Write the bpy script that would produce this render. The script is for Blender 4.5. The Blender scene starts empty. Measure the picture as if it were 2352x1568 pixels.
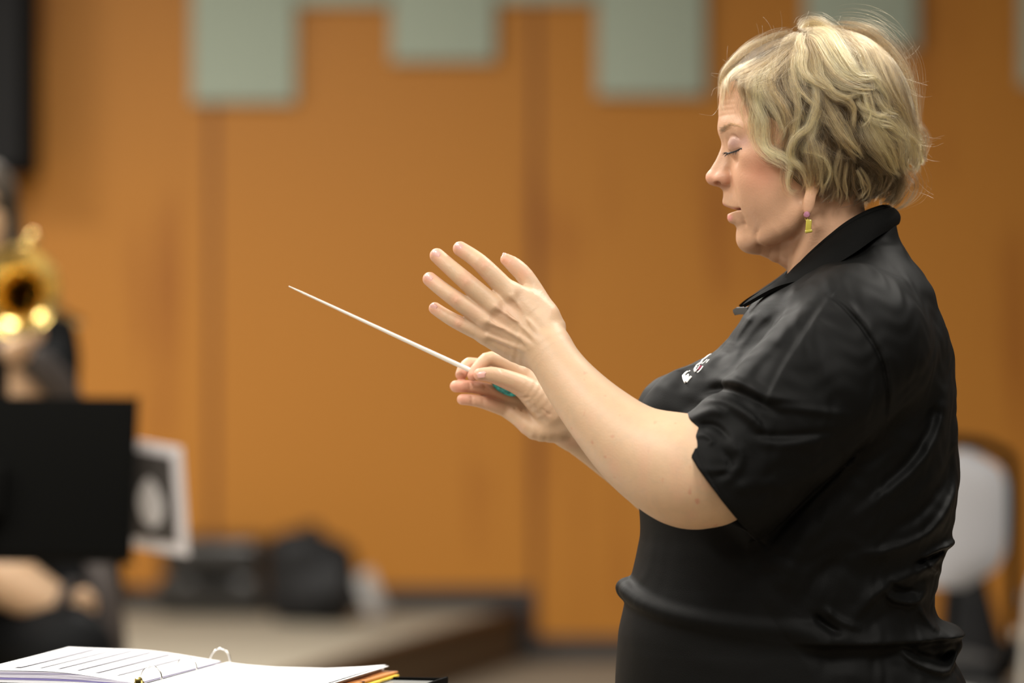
import bpy, bmesh, math, random
import numpy as np
from mathutils import Vector, Matrix, Euler

C = bpy.context
SC = C.scene
COL = SC.collection
PI = math.pi

# ------------------------------------------------------------------ camera, world, lamps, exposure
CAM_Z = 1.2          # lens height above the floor
CAM_D = 4.41         # distance from the lens to the conductor
FPX = 8820.0         # focal length in pixels of the 2352 px wide frame (135 mm on 36 mm)
cam = bpy.data.cameras.new('camera')
cam.lens = 135.0
cam.sensor_width = 36.0
cam.clip_start = 0.1
cam.clip_end = 100
cam_o = bpy.data.objects.new('camera', cam)
COL.objects.link(cam_o)
cam_o.location = (0, -CAM_D, CAM_Z)
cam_o.rotation_euler = (PI / 2, 0, 0)
cam.dof.use_dof = True
cam.dof.focus_distance = CAM_D - 0.09
cam.dof.aperture_fstop = 2.5
cam.dof.aperture_blades = 9
SC.camera = cam_o

SC.view_settings.view_transform = 'Standard'
SC.view_settings.look = 'None'
SC.view_settings.gamma = 1.0
SC.view_settings.exposure = 0.0
SC.view_settings.use_curve_mapping = False
try:
    SC.cycles.use_denoising = True
    SC.cycles.max_bounces = 8
    SC.cycles.sample_clamp_indirect = 6.0
except Exception:
    pass

W = bpy.data.worlds.new('world')
SC.world = W
W.use_nodes = True
W.node_tree.nodes['Background'].inputs[0].default_value = (1.0, 0.96, 0.90, 1)
W.node_tree.nodes['Background'].inputs[1].default_value = 0.13


def lamp(name, loc, size, power, color=(1.0, 0.95, 0.87), rot=(0, 0, 0)):
    l = bpy.data.lights.new(name, 'AREA')
    l.shape = 'RECTANGLE'
    l.size, l.size_y = size
    l.energy = power
    l.color = color
    o = bpy.data.objects.new(name, l)
    COL.objects.link(o)
    o.location = loc
    o.rotation_euler = rot
    return o


# rows of ceiling troffers over the band room (ceiling at 3.4 m), the row by the wall dimmer to the right
for ly, pw in ((-4.4, 45), (-1.7, 80), (0.9, 80), (3.4, 80), (6.3, 128)):
    for lx in (-3.6, -1.2, 1.4):
        k = 0.06 if (lx > 1 and ly > 3) else 1.0
        lamp('ceiling_lamp', (lx, ly, 3.35), (0.6, 1.2), pw * k)


# ------------------------------------------------------------------ helpers
def wpt(px, py, d):
    """the place that the photograph shows at pixel (px, py), d metres from the lens"""
    t = d / FPX
    return Vector(((px - 1176) * t, d - CAM_D, CAM_Z - (py - 784) * t))


def tag(o, label=None, cat=None, group=None, kind=None):
    if label: o['label'] = label
    if cat: o['category'] = cat
    if group: o['group'] = group
    if kind: o['kind'] = kind
    return o


def empty(name, loc, label=None, cat=None, group=None, rz=0.0):
    o = bpy.data.objects.new(name, None)
    COL.objects.link(o)
    o.location = loc
    o.rotation_euler = (0, 0, rz)
    o.empty_display_size = 0.05
    return tag(o, label, cat, group)


def top_offset(parent):
    v = Vector((0, 0, 0))
    while parent is not None:
        v += Vector(parent.location)
        parent = parent.parent
    return v


def link_mesh(name, me, mat=None, parent=None, smooth=True):
    if mat is not None and not me.materials:
        me.materials.append(mat)
    o = bpy.data.objects.new(name, me)
    COL.objects.link(o)
    if parent is not None:
        o.parent = parent
    if smooth:
        me.polygons.foreach_set('use_smooth', np.ones(len(me.polygons), bool))
    me.update()
    return o


def mesh_obj(name, V, F, mat, parent=None, smooth=True, world=True):
    """V in world metres; a child's vertices are stored relative to its (unrotated) parents"""
    V = np.asarray(V, np.float32).reshape(-1, 3)
    if world and parent is not None:
        V = V - np.array(top_offset(parent), np.float32)
    me = bpy.data.meshes.new(name)
    if isinstance(F, np.ndarray):
        nf, k = F.shape
        me.vertices.add(len(V))
        me.vertices.foreach_set('co', V.ravel())
        me.loops.add(nf * k)
        me.loops.foreach_set('vertex_index', F.astype(np.int32).ravel())
        me.polygons.add(nf)
        me.polygons.foreach_set('loop_start', np.arange(0, nf * k, k, dtype=np.int32))
        me.update(calc_edges=True)
        me.validate()
    else:
        me.from_pydata([tuple(v) for v in V], [], F)
    return link_mesh(name, me, mat, parent, smooth)


class MB:
    """collects boxes, tubes, lathes and sheets into ONE mesh"""

    def __init__(self):
        self.V = []
        self.F = []
        self.M = []

    def add(self, V, F, m=0):
        n = len(self.V)
        self.V += [tuple(v) for v in V]
        self.F += [tuple(i + n for i in f) for f in F]
        self.M += [m] * len(F)
        return self

    def box(self, c, s, rot=None, bev=0.0, m=0, taper=1.0):
        bm = bmesh.new()
        bmesh.ops.create_cube(bm, size=1.0)
        for v in bm.verts:
            k = taper if v.co.z > 0 else 1.0
            v.co = Vector((v.co.x * s[0] * k, v.co.y * s[1] * k, v.co.z * s[2]))
        if bev > 0:
            bmesh.ops.bevel(bm, geom=list(bm.edges), offset=bev, segments=3, profile=0.5, affect='EDGES')
        R = (Euler(rot).to_matrix() if rot is not None and not isinstance(rot, Matrix) else rot)
        V = []
        for v in bm.verts:
            p = v.co
            if R is not None: p = R @ p
            V.append(Vector(c) + p)
        bm.verts.index_update()
        F = [[v.index for v in f.verts] for f in bm.faces]
        bm.free()
        return self.add(V, F, m)

    def tube(self, pts, r, seg=12, m=0, cap=True, closed=False):
        pts = [Vector(p) for p in pts]
        n = len(pts)
        rr = r if hasattr(r, '__len__') else [r] * n
        V, F = [], []
        prev = None
        for i, p in enumerate(pts):
            if closed:
                t = pts[(i + 1) % n] - pts[(i - 1) % n]
            else:
                t = pts[min(i + 1, n - 1)] - pts[max(i - 1, 0)]
            t.normalize()
            if prev is None:
                a = Vector((0, 0, 1)) if abs(t.z) < 0.9 else Vector((1, 0, 0))
                u = t.cross(a).normalized()
            else:
                u = (prev - t * prev.dot(t)).normalized()
            prev = u
            w = t.cross(u)
            for k in range(seg):
                a = 2 * PI * k / seg
                V.append(p + (u * math.cos(a) + w * math.sin(a)) * rr[i])
        rng = range(n if closed else n - 1)
        for i in rng:
            j = (i + 1) % n
            for k in range(seg):
                k2 = (k + 1) % seg
                F.append([i * seg + k, i * seg + k2, j * seg + k2, j * seg + k])
        if cap and not closed:
            F.append([k for k in range(seg)][::-1])
            F.append([(n - 1) * seg + k for k in range(seg)])
        return self.add(V, F, m)

    def lathe(self, prof, axis_p, axis_d, seg=32, m=0):
        """prof: list of (distance along the axis, radius)"""
        d = Vector(axis_d).normalized()
        a = Vector((0, 0, 1)) if abs(d.z) < 0.9 else Vector((1, 0, 0))
        u = d.cross(a).normalized()
        w = d.cross(u)
        V, F = [], []
        for t, r in prof:
            for k in range(seg):
                an = 2 * PI * k / seg
                V.append(Vector(axis_p) + d * t + (u * math.cos(an) + w * math.sin(an)) * r)
        for i in range(len(prof) - 1):
            for k in range(seg):
                k2 = (k + 1) % seg
                F.append([i * seg + k, i * seg + k2, (i + 1) * seg + k2, (i + 1) * seg + k])
        return self.add(V, F, m)

    def grid(self, P, m=0, thick=0.0, closed_u=False):
        """P[i][j] points; optional thickness along the mean normal"""
        ni, nj = len(P), len(P[0])
        P = [[Vector(q) for q in row] for row in P]
        V = [q for row in P for q in row]
        F = []
        for i in range(ni - (0 if closed_u else 1)):
            i2 = (i + 1) % ni
            for j in range(nj - 1):
                F.append([i * nj + j, i2 * nj + j, i2 * nj + j + 1, i * nj + j + 1])
        if thick == 0:
            return self.add(V, F, m)
        bm = bmesh.new()
        bv = [bm.verts.new(v) for v in V]
        for f in F:
            bm.faces.new([bv[k] for k in f])
        bm.normal_update()
        N = [v.normal.copy() for v in bv]
        bm.free()
        n = len(V)
        V2 = V + [V[k] - N[k] * thick for k in range(n)]
        F2 = F + [[k + n for k in f][::-1] for f in F]
        edges = {}
        for f in F:
            for a, b in zip(f, f[1:] + f[:1]):
                if (b, a) in edges: edges.pop((b, a))
                else: edges[(a, b)] = 1
        for a, b in edges:
            F2.append([b, a, a + n, b + n])
        return self.add(V2, F2, m)

    def build(self, name, mats, parent=None, smooth=True, world=True):
        off = top_offset(parent) if (world and parent is not None) else Vector((0, 0, 0))
        me = bpy.data.meshes.new(name)
        me.from_pydata([tuple(Vector(v) - off) for v in self.V], [], self.F)
        if not isinstance(mats, (list, tuple)): mats = [mats]
        for mt in mats: me.materials.append(mt)
        me.polygons.foreach_set('material_index', np.array(self.M, np.int32))
        o = link_mesh(name, me, None, parent, smooth)
        if smooth:
            try:
                me.set_sharp_from_angle(angle=math.radians(38))
            except Exception:
                pass
        return o


# ------------------------------------------------------------------ materials
def mat(name, color=(0.5, 0.5, 0.5), rough=0.6, metal=0.0, spec=0.5, sheen=0.0, noise=0.0, nscale=40.0,
        bump=0.0, bscale=200.0, stretch=None, sss=0.0, coat=0.0):
    m = bpy.data.materials.new(name)
    m.use_nodes = True
    nt = m.node_tree
    b = nt.nodes['Principled BSDF']
    b.inputs['Base Color'].default_value = (*color, 1)
    b.inputs['Roughness'].default_value = rough
    b.inputs['Metallic'].default_value = metal
    b.inputs['Specular IOR Level'].default_value = spec
    b.inputs['Sheen Weight'].default_value = sheen
    b.inputs['Coat Weight'].default_value = coat
    if sss:
        b.inputs['Subsurface Weight'].default_value = sss
    if noise or bump:
        tc = nt.nodes.new('ShaderNodeTexCoord')
        mp = nt.nodes.new('ShaderNodeMapping')
        nt.links.new(tc.outputs['Object'], mp.inputs[0])
        if stretch: mp.inputs['Scale'].default_value = stretch
    if noise:
        n = nt.nodes.new('ShaderNodeTexNoise')
        n.inputs['Scale'].default_value = nscale
        n.inputs['Detail'].default_value = 5
        nt.links.new(mp.outputs[0], n.inputs[0])
        r = nt.nodes.new('ShaderNodeValToRGB')
        r.color_ramp.elements[0].position = 0.3
        r.color_ramp.elements[1].position = 0.7
        r.color_ramp.elements[0].color = (*[c * (1 - noise) for c in color], 1)
        r.color_ramp.elements[1].color = (*[min(1, c * (1 + noise)) for c in color], 1)
        nt.links.new(n.outputs[0], r.inputs[0])
        nt.links.new(r.outputs[0], b.inputs['Base Color'])
    if bump:
        n2 = nt.nodes.new('ShaderNodeTexNoise')
        n2.inputs['Scale'].default_value = bscale
        n2.inputs['Detail'].default_value = 3
        nt.links.new(mp.outputs[0], n2.inputs[0])
        bp = nt.nodes.new('ShaderNodeBump')
        bp.inputs['Strength'].default_value = bump
        bp.inputs['Distance'].default_value = 0.002
        nt.links.new(n2.outputs[0], bp.inputs['Height'])
        nt.links.new(bp.outputs[0], b.inputs['Normal'])
    return m


M_black_metal = mat('black_metal', (0.0022, 0.0022, 0.0019), 0.8, 0.0, 0.05)
M_chrome = mat('chrome', (0.75, 0.74, 0.72), 0.18, 1.0)
M_brass = mat('brass', (0.78, 0.57, 0.20), 0.2, 1.0)
M_brass_plate = mat('brass_plate', (0.62, 0.50, 0.16), 0.3, 1.0)


# ------------------------------------------------------------------ implicit surfaces (units of 0.5 mm: u right, v down, w away from the lens)
def cv(u, v, w=0.0, r=None):
    s = 1 + w / FPX
    a = (1176 + (u - 1176) * s, 784 + (v - 784) * s, w)
    return a if r is None else a + (r * s,)


def to_world(P):
    P = np.asarray(P, np.float64)
    return np.stack([(P[..., 0] - 1176) / 2000, P[..., 2] / 2000, CAM_Z + (784 - P[..., 1]) / 2000], -1)


def catmull(P, sub):
    P = np.asarray(P, np.float64)
    if len(P) < 3 or sub <= 1: return P
    Q = np.vstack([2 * P[0] - P[1], P, 2 * P[-1] - P[-2]])
    out = []
    for i in range(1, len(Q) - 2):
        p0, p1, p2, p3 = Q[i - 1], Q[i], Q[i + 1], Q[i + 2]
        for t in np.arange(sub) / sub:
            out.append(0.5 * (2 * p1 + (p2 - p0) * t + (2 * p0 - 5 * p1 + 4 * p2 - p3) * t * t + (3 * p1 - p0 - 3 * p2 + p3) * t ** 3))
    out.append(P[-1])
    return np.array(out)


class Sdf:
    def __init__(self):
        self.ops = []

    def _add(self, kind, mode, k, lo, hi, **kw):
        kw.update(kind=kind, mode=mode, k=float(k), lo=np.array(lo, np.float32), hi=np.array(hi, np.float32))
        self.ops.append(kw)

    def chain(self, pts, k=0.0, mode='u', sub=1, sq=None, mirror=False, conv=True):
        """tapered capsule chain through (u, v, w, r)"""
        P = [cv(*p) if conv else p for p in pts]
        P = catmull(P, sub)
        for m in ((1, -1) if mirror else (1,)):
            Q = P.copy()
            Q[:, 2] *= m
            R = Q[:, 3:4] * (1.0 if sq is None else max(1.0, sq[1]))
            self._add('chain', mode, k, (Q[:, :3] - R).min(0), (Q[:, :3] + R).max(0), P=Q.astype(np.float32), sq=sq)
        return self

    def ball(self, u, v, w, r, k=0.0, mode='u', mirror=False):
        return self.chain([(u, v, w, r), (u + .01, v, w, r)], k, mode, mirror=mirror)

    def ell(self, c, rad, k=0.0, mode='u', rot=0.0, yaw=0.0, mirror=False, conv=True):
        """ellipsoid turned by rot in the u-v plane and yaw in the u-w plane"""
        cc = cv(*c) if conv else c
        for m in ((1, -1) if mirror else (1,)):
            cr, sr = math.cos(math.radians(rot)), math.sin(math.radians(rot))
            cy, sy = math.cos(math.radians(yaw * m)), math.sin(math.radians(yaw * m))
            Rm = np.array([[cr, sr, 0], [-sr, cr, 0], [0, 0, 1]]) @ np.array([[cy, 0, sy], [0, 1, 0], [-sy, 0, cy]])
            c2 = np.array([cc[0], cc[1], cc[2] * m])
            mr = max(rad)
            self._add('ell', mode, k, c2 - mr, c2 + mr, c=c2.astype(np.float32), R=Rm.astype(np.float32), rad=tuple(rad))
        return self

    def func(self, f, lo, hi, k=0.0, mode='u'):
        self._add('func', mode, k, lo, hi, f=f)
        return self

    def fold(self, pts, amp, s1, s2=None, side=-1, sub=4, taper=True, wr=None, mask=None):
        """ridge (amp > 0) or groove along a line in the u-v plane, on the near (side -1), far (+1) or both (0) sides"""
        P = catmull(np.array(pts, np.float64), sub)
        mr = 3 * max(s1, s2 or 0)
        lo = (P[:, 0].min() - mr, P[:, 1].min() - mr, -700)
        hi = (P[:, 0].max() + mr, P[:, 1].max() + mr, 700)
        if wr is not None:
            lo = (lo[0], lo[1], wr[0]); hi = (hi[0], hi[1], wr[1])
        self._add('fold', 'd', 0, lo, hi, P=P.astype(np.float32), amp=amp, s1=s1, s2=(s2 or s1), side=side, taper=taper, wr=wr, mask=mask)
        return self

    def bump(self, pts, amp, s, sub=3, mirror=False):
        """ridge or groove along a line in space"""
        P = catmull([cv(*p) for p in pts], sub)
        for m in ((1, -1) if mirror else (1,)):
            Q = P.copy(); Q[:, 2] *= m
            self._add('bump', 'd', 0, Q.min(0) - 3 * s, Q.max(0) + 3 * s, P=Q.astype(np.float32), amp=amp, s=s)
        return self

    @staticmethod
    def _prim(o, x, y, z):
        kd = o['kind']
        if kd == 'chain' or kd == 'bump':
            P = o['P']
            best = None
            sq = o.get('sq')
            for i in range(max(1, len(P) - 1)):
                a, b = P[i], P[min(i + 1, len(P) - 1)]
                d = b[:3] - a[:3]
                L = float(d @ d) or 1e-6
                px, py, pz = x - a[0], y - a[1], z - a[2]
                h = np.clip((px * d[0] + py * d[1] + pz * d[2]) / L, 0, 1)
                px -= h * d[0]; py -= h * d[1]; pz -= h * d[2]
                if sq is not None:
                    ax, s = sq
                    q = (px * ax[0] + py * ax[1] + pz * ax[2]) * (1 / s - 1)
                    px += q * ax[0]; py += q * ax[1]; pz += q * ax[2]
                dd = np.sqrt(px * px + py * py + pz * pz)
                if kd == 'chain':
                    dd -= a[3] + h * (b[3] - a[3])
                best = dd if best is None else np.minimum(best, dd)
            if sq is not None: best = best * (min(1.0, sq[1]) ** 0.5)
            return best
        if kd == 'ell':
            c, R, rad = o['c'], o['R'], o['rad']
            px, py, pz = x - c[0], y - c[1], z - c[2]
            q = [(R[i, 0] * px + R[i, 1] * py + R[i, 2] * pz) / rad[i] for i in range(3)]
            k0 = np.sqrt(q[0] ** 2 + q[1] ** 2 + q[2] ** 2)
            k1 = np.sqrt((q[0] / rad[0]) ** 2 + (q[1] / rad[1]) ** 2 + (q[2] / rad[2]) ** 2) + 1e-6
            return k0 * (k0 - 1) / k1
        if kd == 'func':
            return o['f'](x, y, z)
        if kd == 'fold':
            P = o['P']
            best = np.full(x.shape, 1e9, np.float32)
            sg = np.zeros(x.shape, np.float32)
            hh = np.zeros(x.shape, np.float32)
            n = len(P) - 1
            for i in range(n):
                a, b = P[i], P[i + 1]
                d = b - a
                L = float(d @ d) or 1e-6
                px, py = x - a[0], y - a[1]
                h = np.clip((px * d[0] + py * d[1]) / L, 0, 1)
                cr = d[0] * py - d[1] * px
                px = px - h * d[0]; py = py - h * d[1]
                dd = px * px + py * py
                m = dd < best
                best = np.where(m, dd, best); sg = np.where(m, cr, sg); hh = np.where(m, (i + h) / n, hh)
            s = np.where(sg > 0, o['s2'], o['s1'])
            f = np.exp(-best / (s * s))
            if o['taper']: f *= np.clip(np.minimum(hh, 1 - hh) * 4 + 0.15, 0, 1)
            if o['side']: f *= np.clip(0.5 + o['side'] * z / 60, 0, 1)
            if o['wr'] is not None: f *= ((z > o['wr'][0]) & (z < o['wr'][1]))
            if o['mask'] is not None: f *= o['mask'](x, y)
            return f * o['amp']

    @staticmethod
    def ev(ops, x, y, z):
        d = np.full(x.shape, 1e3, np.float32)
        for o in ops:
            m = o['mode']
            p = Sdf._prim(o, x, y, z)
            if m == 'u':
                k = o['k']
                if k > 0:
                    h = np.maximum(k - np.abs(d - p), 0) / k
                    d = np.minimum(d, p) - h * h * k * 0.25
                else:
                    d = np.minimum(d, p)
            elif m == 's':
                k = o['k']
                p = -p
                if k > 0:
                    h = np.maximum(k - np.abs(d - p), 0) / k
                    d = np.maximum(d, p) + h * h * k * 0.25
                else:
                    d = np.maximum(d, p)
            elif m == 'd':
                if o['kind'] == 'bump':
                    p = np.exp(-(p / o['s']) ** 2) * o['amp']
                d = d - p
        return d

    def cull(self, lo, hi, mg=14.0):
        return [o for o in self.ops if (o['lo'] - mg - o['k'] <= hi).all() and (o['hi'] + mg + o['k'] >= lo).all()]

    def at(self, P):
        P = np.asarray(P, np.float32).reshape(-1, 3)
        return Sdf.ev(self.cull(P.min(0), P.max(0)), P[:, 0].copy(), P[:, 1].copy(), P[:, 2].copy())

    def near_w(self, u, v, w0=-620.0, w1=300.0):
        """depth at which a sight line through (u, v) meets the surface from the near side"""
        ws = np.arange(w0, w1, 2.0)
        P = np.stack([np.full_like(ws, u), np.full_like(ws, v), ws], -1)
        d = self.at(P)
        i = np.argmax(d < 0)
        if not (d < 0).any(): return None
        if i == 0: return ws[0]
        return ws[i - 1] + 2.0 * d[i - 1] / (d[i - 1] - d[i] + 1e-9)

    def mesh(self, h, n=32, newton=2, clip=None):
        U = [o for o in self.ops if o['mode'] == 'u']
        lo = np.min([o['lo'] for o in U], 0) - 8
        hi = np.max([o['hi'] for o in U], 0) + 8
        if clip is not None:
            lo = np.maximum(lo, clip[0]); hi = np.minimum(hi, clip[1])
        nb = np.ceil((hi - lo) / (h * n)).astype(int)
        NX, NY, NZ = nb * n + 2
        B = np.stack(np.meshgrid(*[np.arange(k) for k in nb], indexing='ij'), -1).reshape(-1, 3)
        Cn = (lo + (B + 0.5) * n * h).astype(np.float32)
        dc = Sdf.ev(self.ops, Cn[:, 0].copy(), Cn[:, 1].copy(), Cn[:, 2].copy())
        B = B[np.abs(dc) < 0.87 * n * h * 1.25 + 16]
        ids, pos, quads = [], [], []
        off = np.array([[0, 0, 0], [1, 0, 0], [0, 1, 0], [1, 1, 0], [0, 0, 1], [1, 0, 1], [0, 1, 1], [1, 1, 1]])
        ed = [(0, 1), (2, 3), (4, 5), (6, 7), (0, 2), (1, 3), (4, 6), (5, 7), (0, 4), (1, 5), (2, 6), (3, 7)]
        ar = np.arange(n + 1)
        for b in B:
            blo = lo + b * n * h
            ops = self.cull(blo, blo + n * h)
            if not any(o['mode'] == 'u' for o in ops): continue
            g = np.meshgrid(*[(blo[i] + ar * h).astype(np.float32) for i in range(3)], indexing='ij')
            d = Sdf.ev(ops, g[0].ravel(), g[1].ravel(), g[2].ravel()).reshape(n + 1, n + 1, n + 1)
            s = d < 0
            if s.all() or not s.any(): continue
            cnt = np.zeros((n, n, n), np.int8)
            for o in off: cnt += s[o[0]:n + o[0], o[1]:n + o[1], o[2]:n + o[2]]
            act = np.argwhere((cnt > 0) & (cnt < 8))
            d8 = np.stack([d[act[:, 0] + o[0], act[:, 1] + o[1], act[:, 2] + o[2]] for o in off], -1)
            acc = np.zeros((len(act), 3)); num = np.zeros(len(act))
            for i, j in ed:
                a, c = d8[:, i], d8[:, j]
                m = (a < 0) != (c < 0)
                t = np.where(m, a / np.where(m, a - c, 1), 0)
                acc += np.where(m[:, None], off[i] + t[:, None] * (off[j] - off[i]), 0)
                num += m
            pos.append(blo + (act + acc / num[:, None]) * h)
            G = act + b * n + 1
            ids.append((G[:, 0] * NY + G[:, 1]).astype(np.int64) * NZ + G[:, 2])
            gb = b * n + 1
            for ax in range(3):
                a1, a2 = (ax + 1) % 3, (ax + 2) % 3
                sl0 = [slice(0, n)] * 3; sl1 = [slice(0, n)] * 3
                sl1[ax] = slice(1, n + 1)
                s0, s1 = s[tuple(sl0)], s[tuple(sl1)]
                E = np.argwhere(s0 != s1)
                if not len(E): continue
                inn = s0[E[:, 0], E[:, 1], E[:, 2]]
                G = E + gb
                q = []
                for e1, e2 in ((-1, -1), (0, -1), (0, 0), (-1, 0)):
                    g2 = G.copy(); g2[:, a1] += e1; g2[:, a2] += e2
                    q.append((g2[:, 0] * NY + g2[:, 1]).astype(np.int64) * NZ + g2[:, 2])
                q = np.stack(q, -1)
                q[~inn] = q[~inn][:, ::-1]
                quads.append(q)
        ids = np.concatenate(ids); pos = np.concatenate(pos); Q = np.concatenate(quads)
        uid, idx = np.unique(ids, return_index=True)
        V = pos[idx].astype(np.float32)
        J = np.searchsorted(uid, Q)
        J = np.minimum(J, len(uid) - 1)
        ok = (uid[J] == Q).all(1)
        F = J[ok]
        # move the vertices onto the surface
        key = ((V - lo) / (n * h)).astype(int)
        kk = (key[:, 0] * 4096 + key[:, 1]) * 4096 + key[:, 2]
        order = np.argsort(kk, kind='stable')
        cuts = np.flatnonzero(np.diff(kk[order])) + 1
        e = 0.6
        for grp in np.split(order, cuts):
            p = V[grp]
            ops = self.cull(p.min(0) - 2, p.max(0) + 2)
            for _ in range(newton):
                x, y, z = p[:, 0].copy(), p[:, 1].copy(), p[:, 2].copy()
                ds = [Sdf.ev(ops, x + e * a, y + e * b_, z + e * c) for a, b_, c in ((1, -1, -1), (-1, -1, 1), (-1, 1, -1), (1, 1, 1))]
                gx = (ds[0] - ds[1] - ds[2] + ds[3]) / (4 * e)
                gy = (-ds[0] - ds[1] + ds[2] + ds[3]) / (4 * e)
                gz = (-ds[0] + ds[1] - ds[2] + ds[3]) / (4 * e)
                d0 = (ds[0] + ds[1] + ds[2] + ds[3]) / 4
                g2 = gx * gx + gy * gy + gz * gz
                st = np.clip(d0 / np.maximum(g2, 0.05), -h * 0.6, h * 0.6)
                p = p - np.stack([gx * st, gy * st, gz * st], -1)
            V[grp] = p
        return V, F


def set_col(o, rgb):
    me = o.data
    a = me.color_attributes.new('tint', 'FLOAT_COLOR', 'POINT')
    rgba = np.ones((len(me.vertices), 4), np.float32)
    rgba[:, :3] = rgb
    a.data.foreach_set('color', rgba.ravel())


def vnoise(P, scale, seed=0):
    """cheap smooth value noise in -1..1"""
    P = np.asarray(P, np.float64) / scale
    i = np.floor(P).astype(np.int64); f = P - i
    f = f * f * (3 - 2 * f)
    def hsh(a, b, c):
        q = (a * 73856093) ^ (b * 19349663) ^ (c * 83492791) ^ (seed * 2654435761)
        q = q & 0xffffffff
        q = ((q ^ (q >> 16)) * 0x45d9f3b) & 0xffffffff
        q = ((q ^ (q >> 16)) * 0x45d9f3b) & 0xffffffff
        return ((q ^ (q >> 16)) & 0xffff) / 32767.5 - 1
    o = 0
    for a in (0, 1):
        for b in (0, 1):
            for c in (0, 1):
                wgt = (f[..., 0] if a else 1 - f[..., 0]) * (f[..., 1] if b else 1 - f[..., 1]) * (f[..., 2] if c else 1 - f[..., 2])
                o = o + wgt * hsh(i[..., 0] + a, i[..., 1] + b, i[..., 2] + c)
    return o


# ------------------------------------------------------------------ the room
WALL_Y = 10.09
WD = WALL_Y + CAM_D           # lens to wall
RISER_H = 0.187


def wood_material():
    m = bpy.data.materials.new('wood_veneer')
    m.use_nodes = True
    nt = m.node_tree
    N, L = nt.nodes.new, nt.links.new
    b = nt.nodes['Principled BSDF']
    tc = N('ShaderNodeTexCoord')
    sep = N('ShaderNodeSeparateXYZ'); L(tc.outputs['Object'], sep.inputs[0])
    # veneer sheets 1.22 m wide, a dark joint between them
    ad = N('ShaderNodeMath'); ad.operation = 'ADD'; ad.inputs[1].default_value = 1.145 + 12.2; L(sep.outputs[0], ad.inputs[0])
    dv = N('ShaderNodeMath'); dv.operation = 'DIVIDE'; dv.inputs[1].default_value = 1.22; L(ad.outputs[0], dv.inputs[0])
    fl = N('ShaderNodeMath'); fl.operation = 'FLOOR'; L(dv.outputs[0], fl.inputs[0])
    fr = N('ShaderNodeMath'); fr.operation = 'FRACT'; L(dv.outputs[0], fr.inputs[0])
    wn = N('ShaderNodeTexWhiteNoise'); wn.noise_dimensions = '1D'; L(fl.outputs[0], wn.inputs['W'])
    mp = N('ShaderNodeMapping'); mp.inputs['Scale'].default_value = (9, 9, 0.35); L(tc.outputs['Object'], mp.inputs[0])
    n1 = N('ShaderNodeTexNoise'); n1.inputs['Scale'].default_value = 1.0; n1.inputs['Detail'].default_value = 6; n1.inputs['Roughness'].default_value = 0.6
    L(mp.outputs[0], n1.inputs[0])
    mp2 = N('ShaderNodeMapping'); mp2.inputs['Scale'].default_value = (2.2, 2.2, 1.0); L(tc.outputs['Object'], mp2.inputs[0])
    n2 = N('ShaderNodeTexNoise'); n2.inputs['Scale'].default_value = 1.0; n2.inputs['Detail'].default_value = 2; L(mp2.outputs[0], n2.inputs[0])
    mx = N('ShaderNodeMath'); mx.operation = 'ADD'; L(n1.outputs[0], mx.inputs[0]); L(n2.outputs[0], mx.inputs[1])
    m3 = N('ShaderNodeMath'); m3.operation = 'MULTIPLY_ADD'; m3.inputs[1].default_value = 0.25; L(wn.outputs[0], m3.inputs[0]); L(mx.outputs[0], m3.inputs[2])
    r = N('ShaderNodeValToRGB'); L(m3.outputs[0], r.inputs[0])
    r.color_ramp.elements[0].position = 0.80; r.color_ramp.elements[0].color = (0.365, 0.126, 0.0125, 1)
    r.color_ramp.elements[1].position = 1.4; r.color_ramp.elements[1].color = (0.50, 0.200, 0.024, 1)
    jt = N('ShaderNodeMath'); jt.operation = 'LESS_THAN'; jt.inputs[1].default_value = 0.022; L(fr.outputs[0], jt.inputs[0])
    mix = N('ShaderNodeMix'); mix.data_type = 'RGBA'
    L(jt.outputs[0], mix.inputs[0]); L(r.outputs[0], mix.inputs[6]); mix.inputs[7].default_value = (0.16, 0.048, 0.008, 1)
    L(mix.outputs[2], b.inputs['Base Color'])
    b.inputs['Roughness'].default_value = 0.5
    b.inputs['Specular IOR Level'].default_value = 0.3
    return m


M_wood = wood_material()
M_panel = mat('sage_fabric', (0.42, 0.485, 0.40), 0.9, 0, 0.2, noise=0.05, nscale=300)
M_carpet = mat('floor_carpet', (0.26, 0.215, 0.16), 0.95, 0, 0.1, noise=0.18, nscale=120)
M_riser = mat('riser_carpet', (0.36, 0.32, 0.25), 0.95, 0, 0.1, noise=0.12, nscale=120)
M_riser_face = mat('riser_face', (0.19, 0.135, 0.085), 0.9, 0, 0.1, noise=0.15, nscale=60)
M_nosing = mat('brown_nosing', (0.075, 0.036, 0.014), 0.6)
M_rubber = mat('dark_rubber', (0.028, 0.029, 0.031), 0.7)


def struct(o):
    o['kind'] = 'structure'
    return o


struct(MB().box((0, WALL_Y + 0.1, 1.75), (16, 0.2, 3.5)).build('wall_back', M_wood, smooth=False))
struct(MB().box((0, 2.0, -0.05), (16, 16.2, 0.1)).build('floor', M_carpet, smooth=False))

M_sidewall = mat('beige_wall', (0.55, 0.48, 0.38), 0.8, 0, 0.2)
struct(MB().box((-7.1, 2.0, 1.75), (0.2, 16.2, 3.5)).build('wall_left', M_sidewall, smooth=False))
struct(MB().box((8.1, 2.0, 1.75), (0.2, 16.2, 3.5)).build('wall_right', M_sidewall, smooth=False))

# riser along the left of the wall, its edge running towards the band
RA, RB, RC = (0.03, WALL_Y), (-0.617, 7.45), (-2.2, 1.0)


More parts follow.
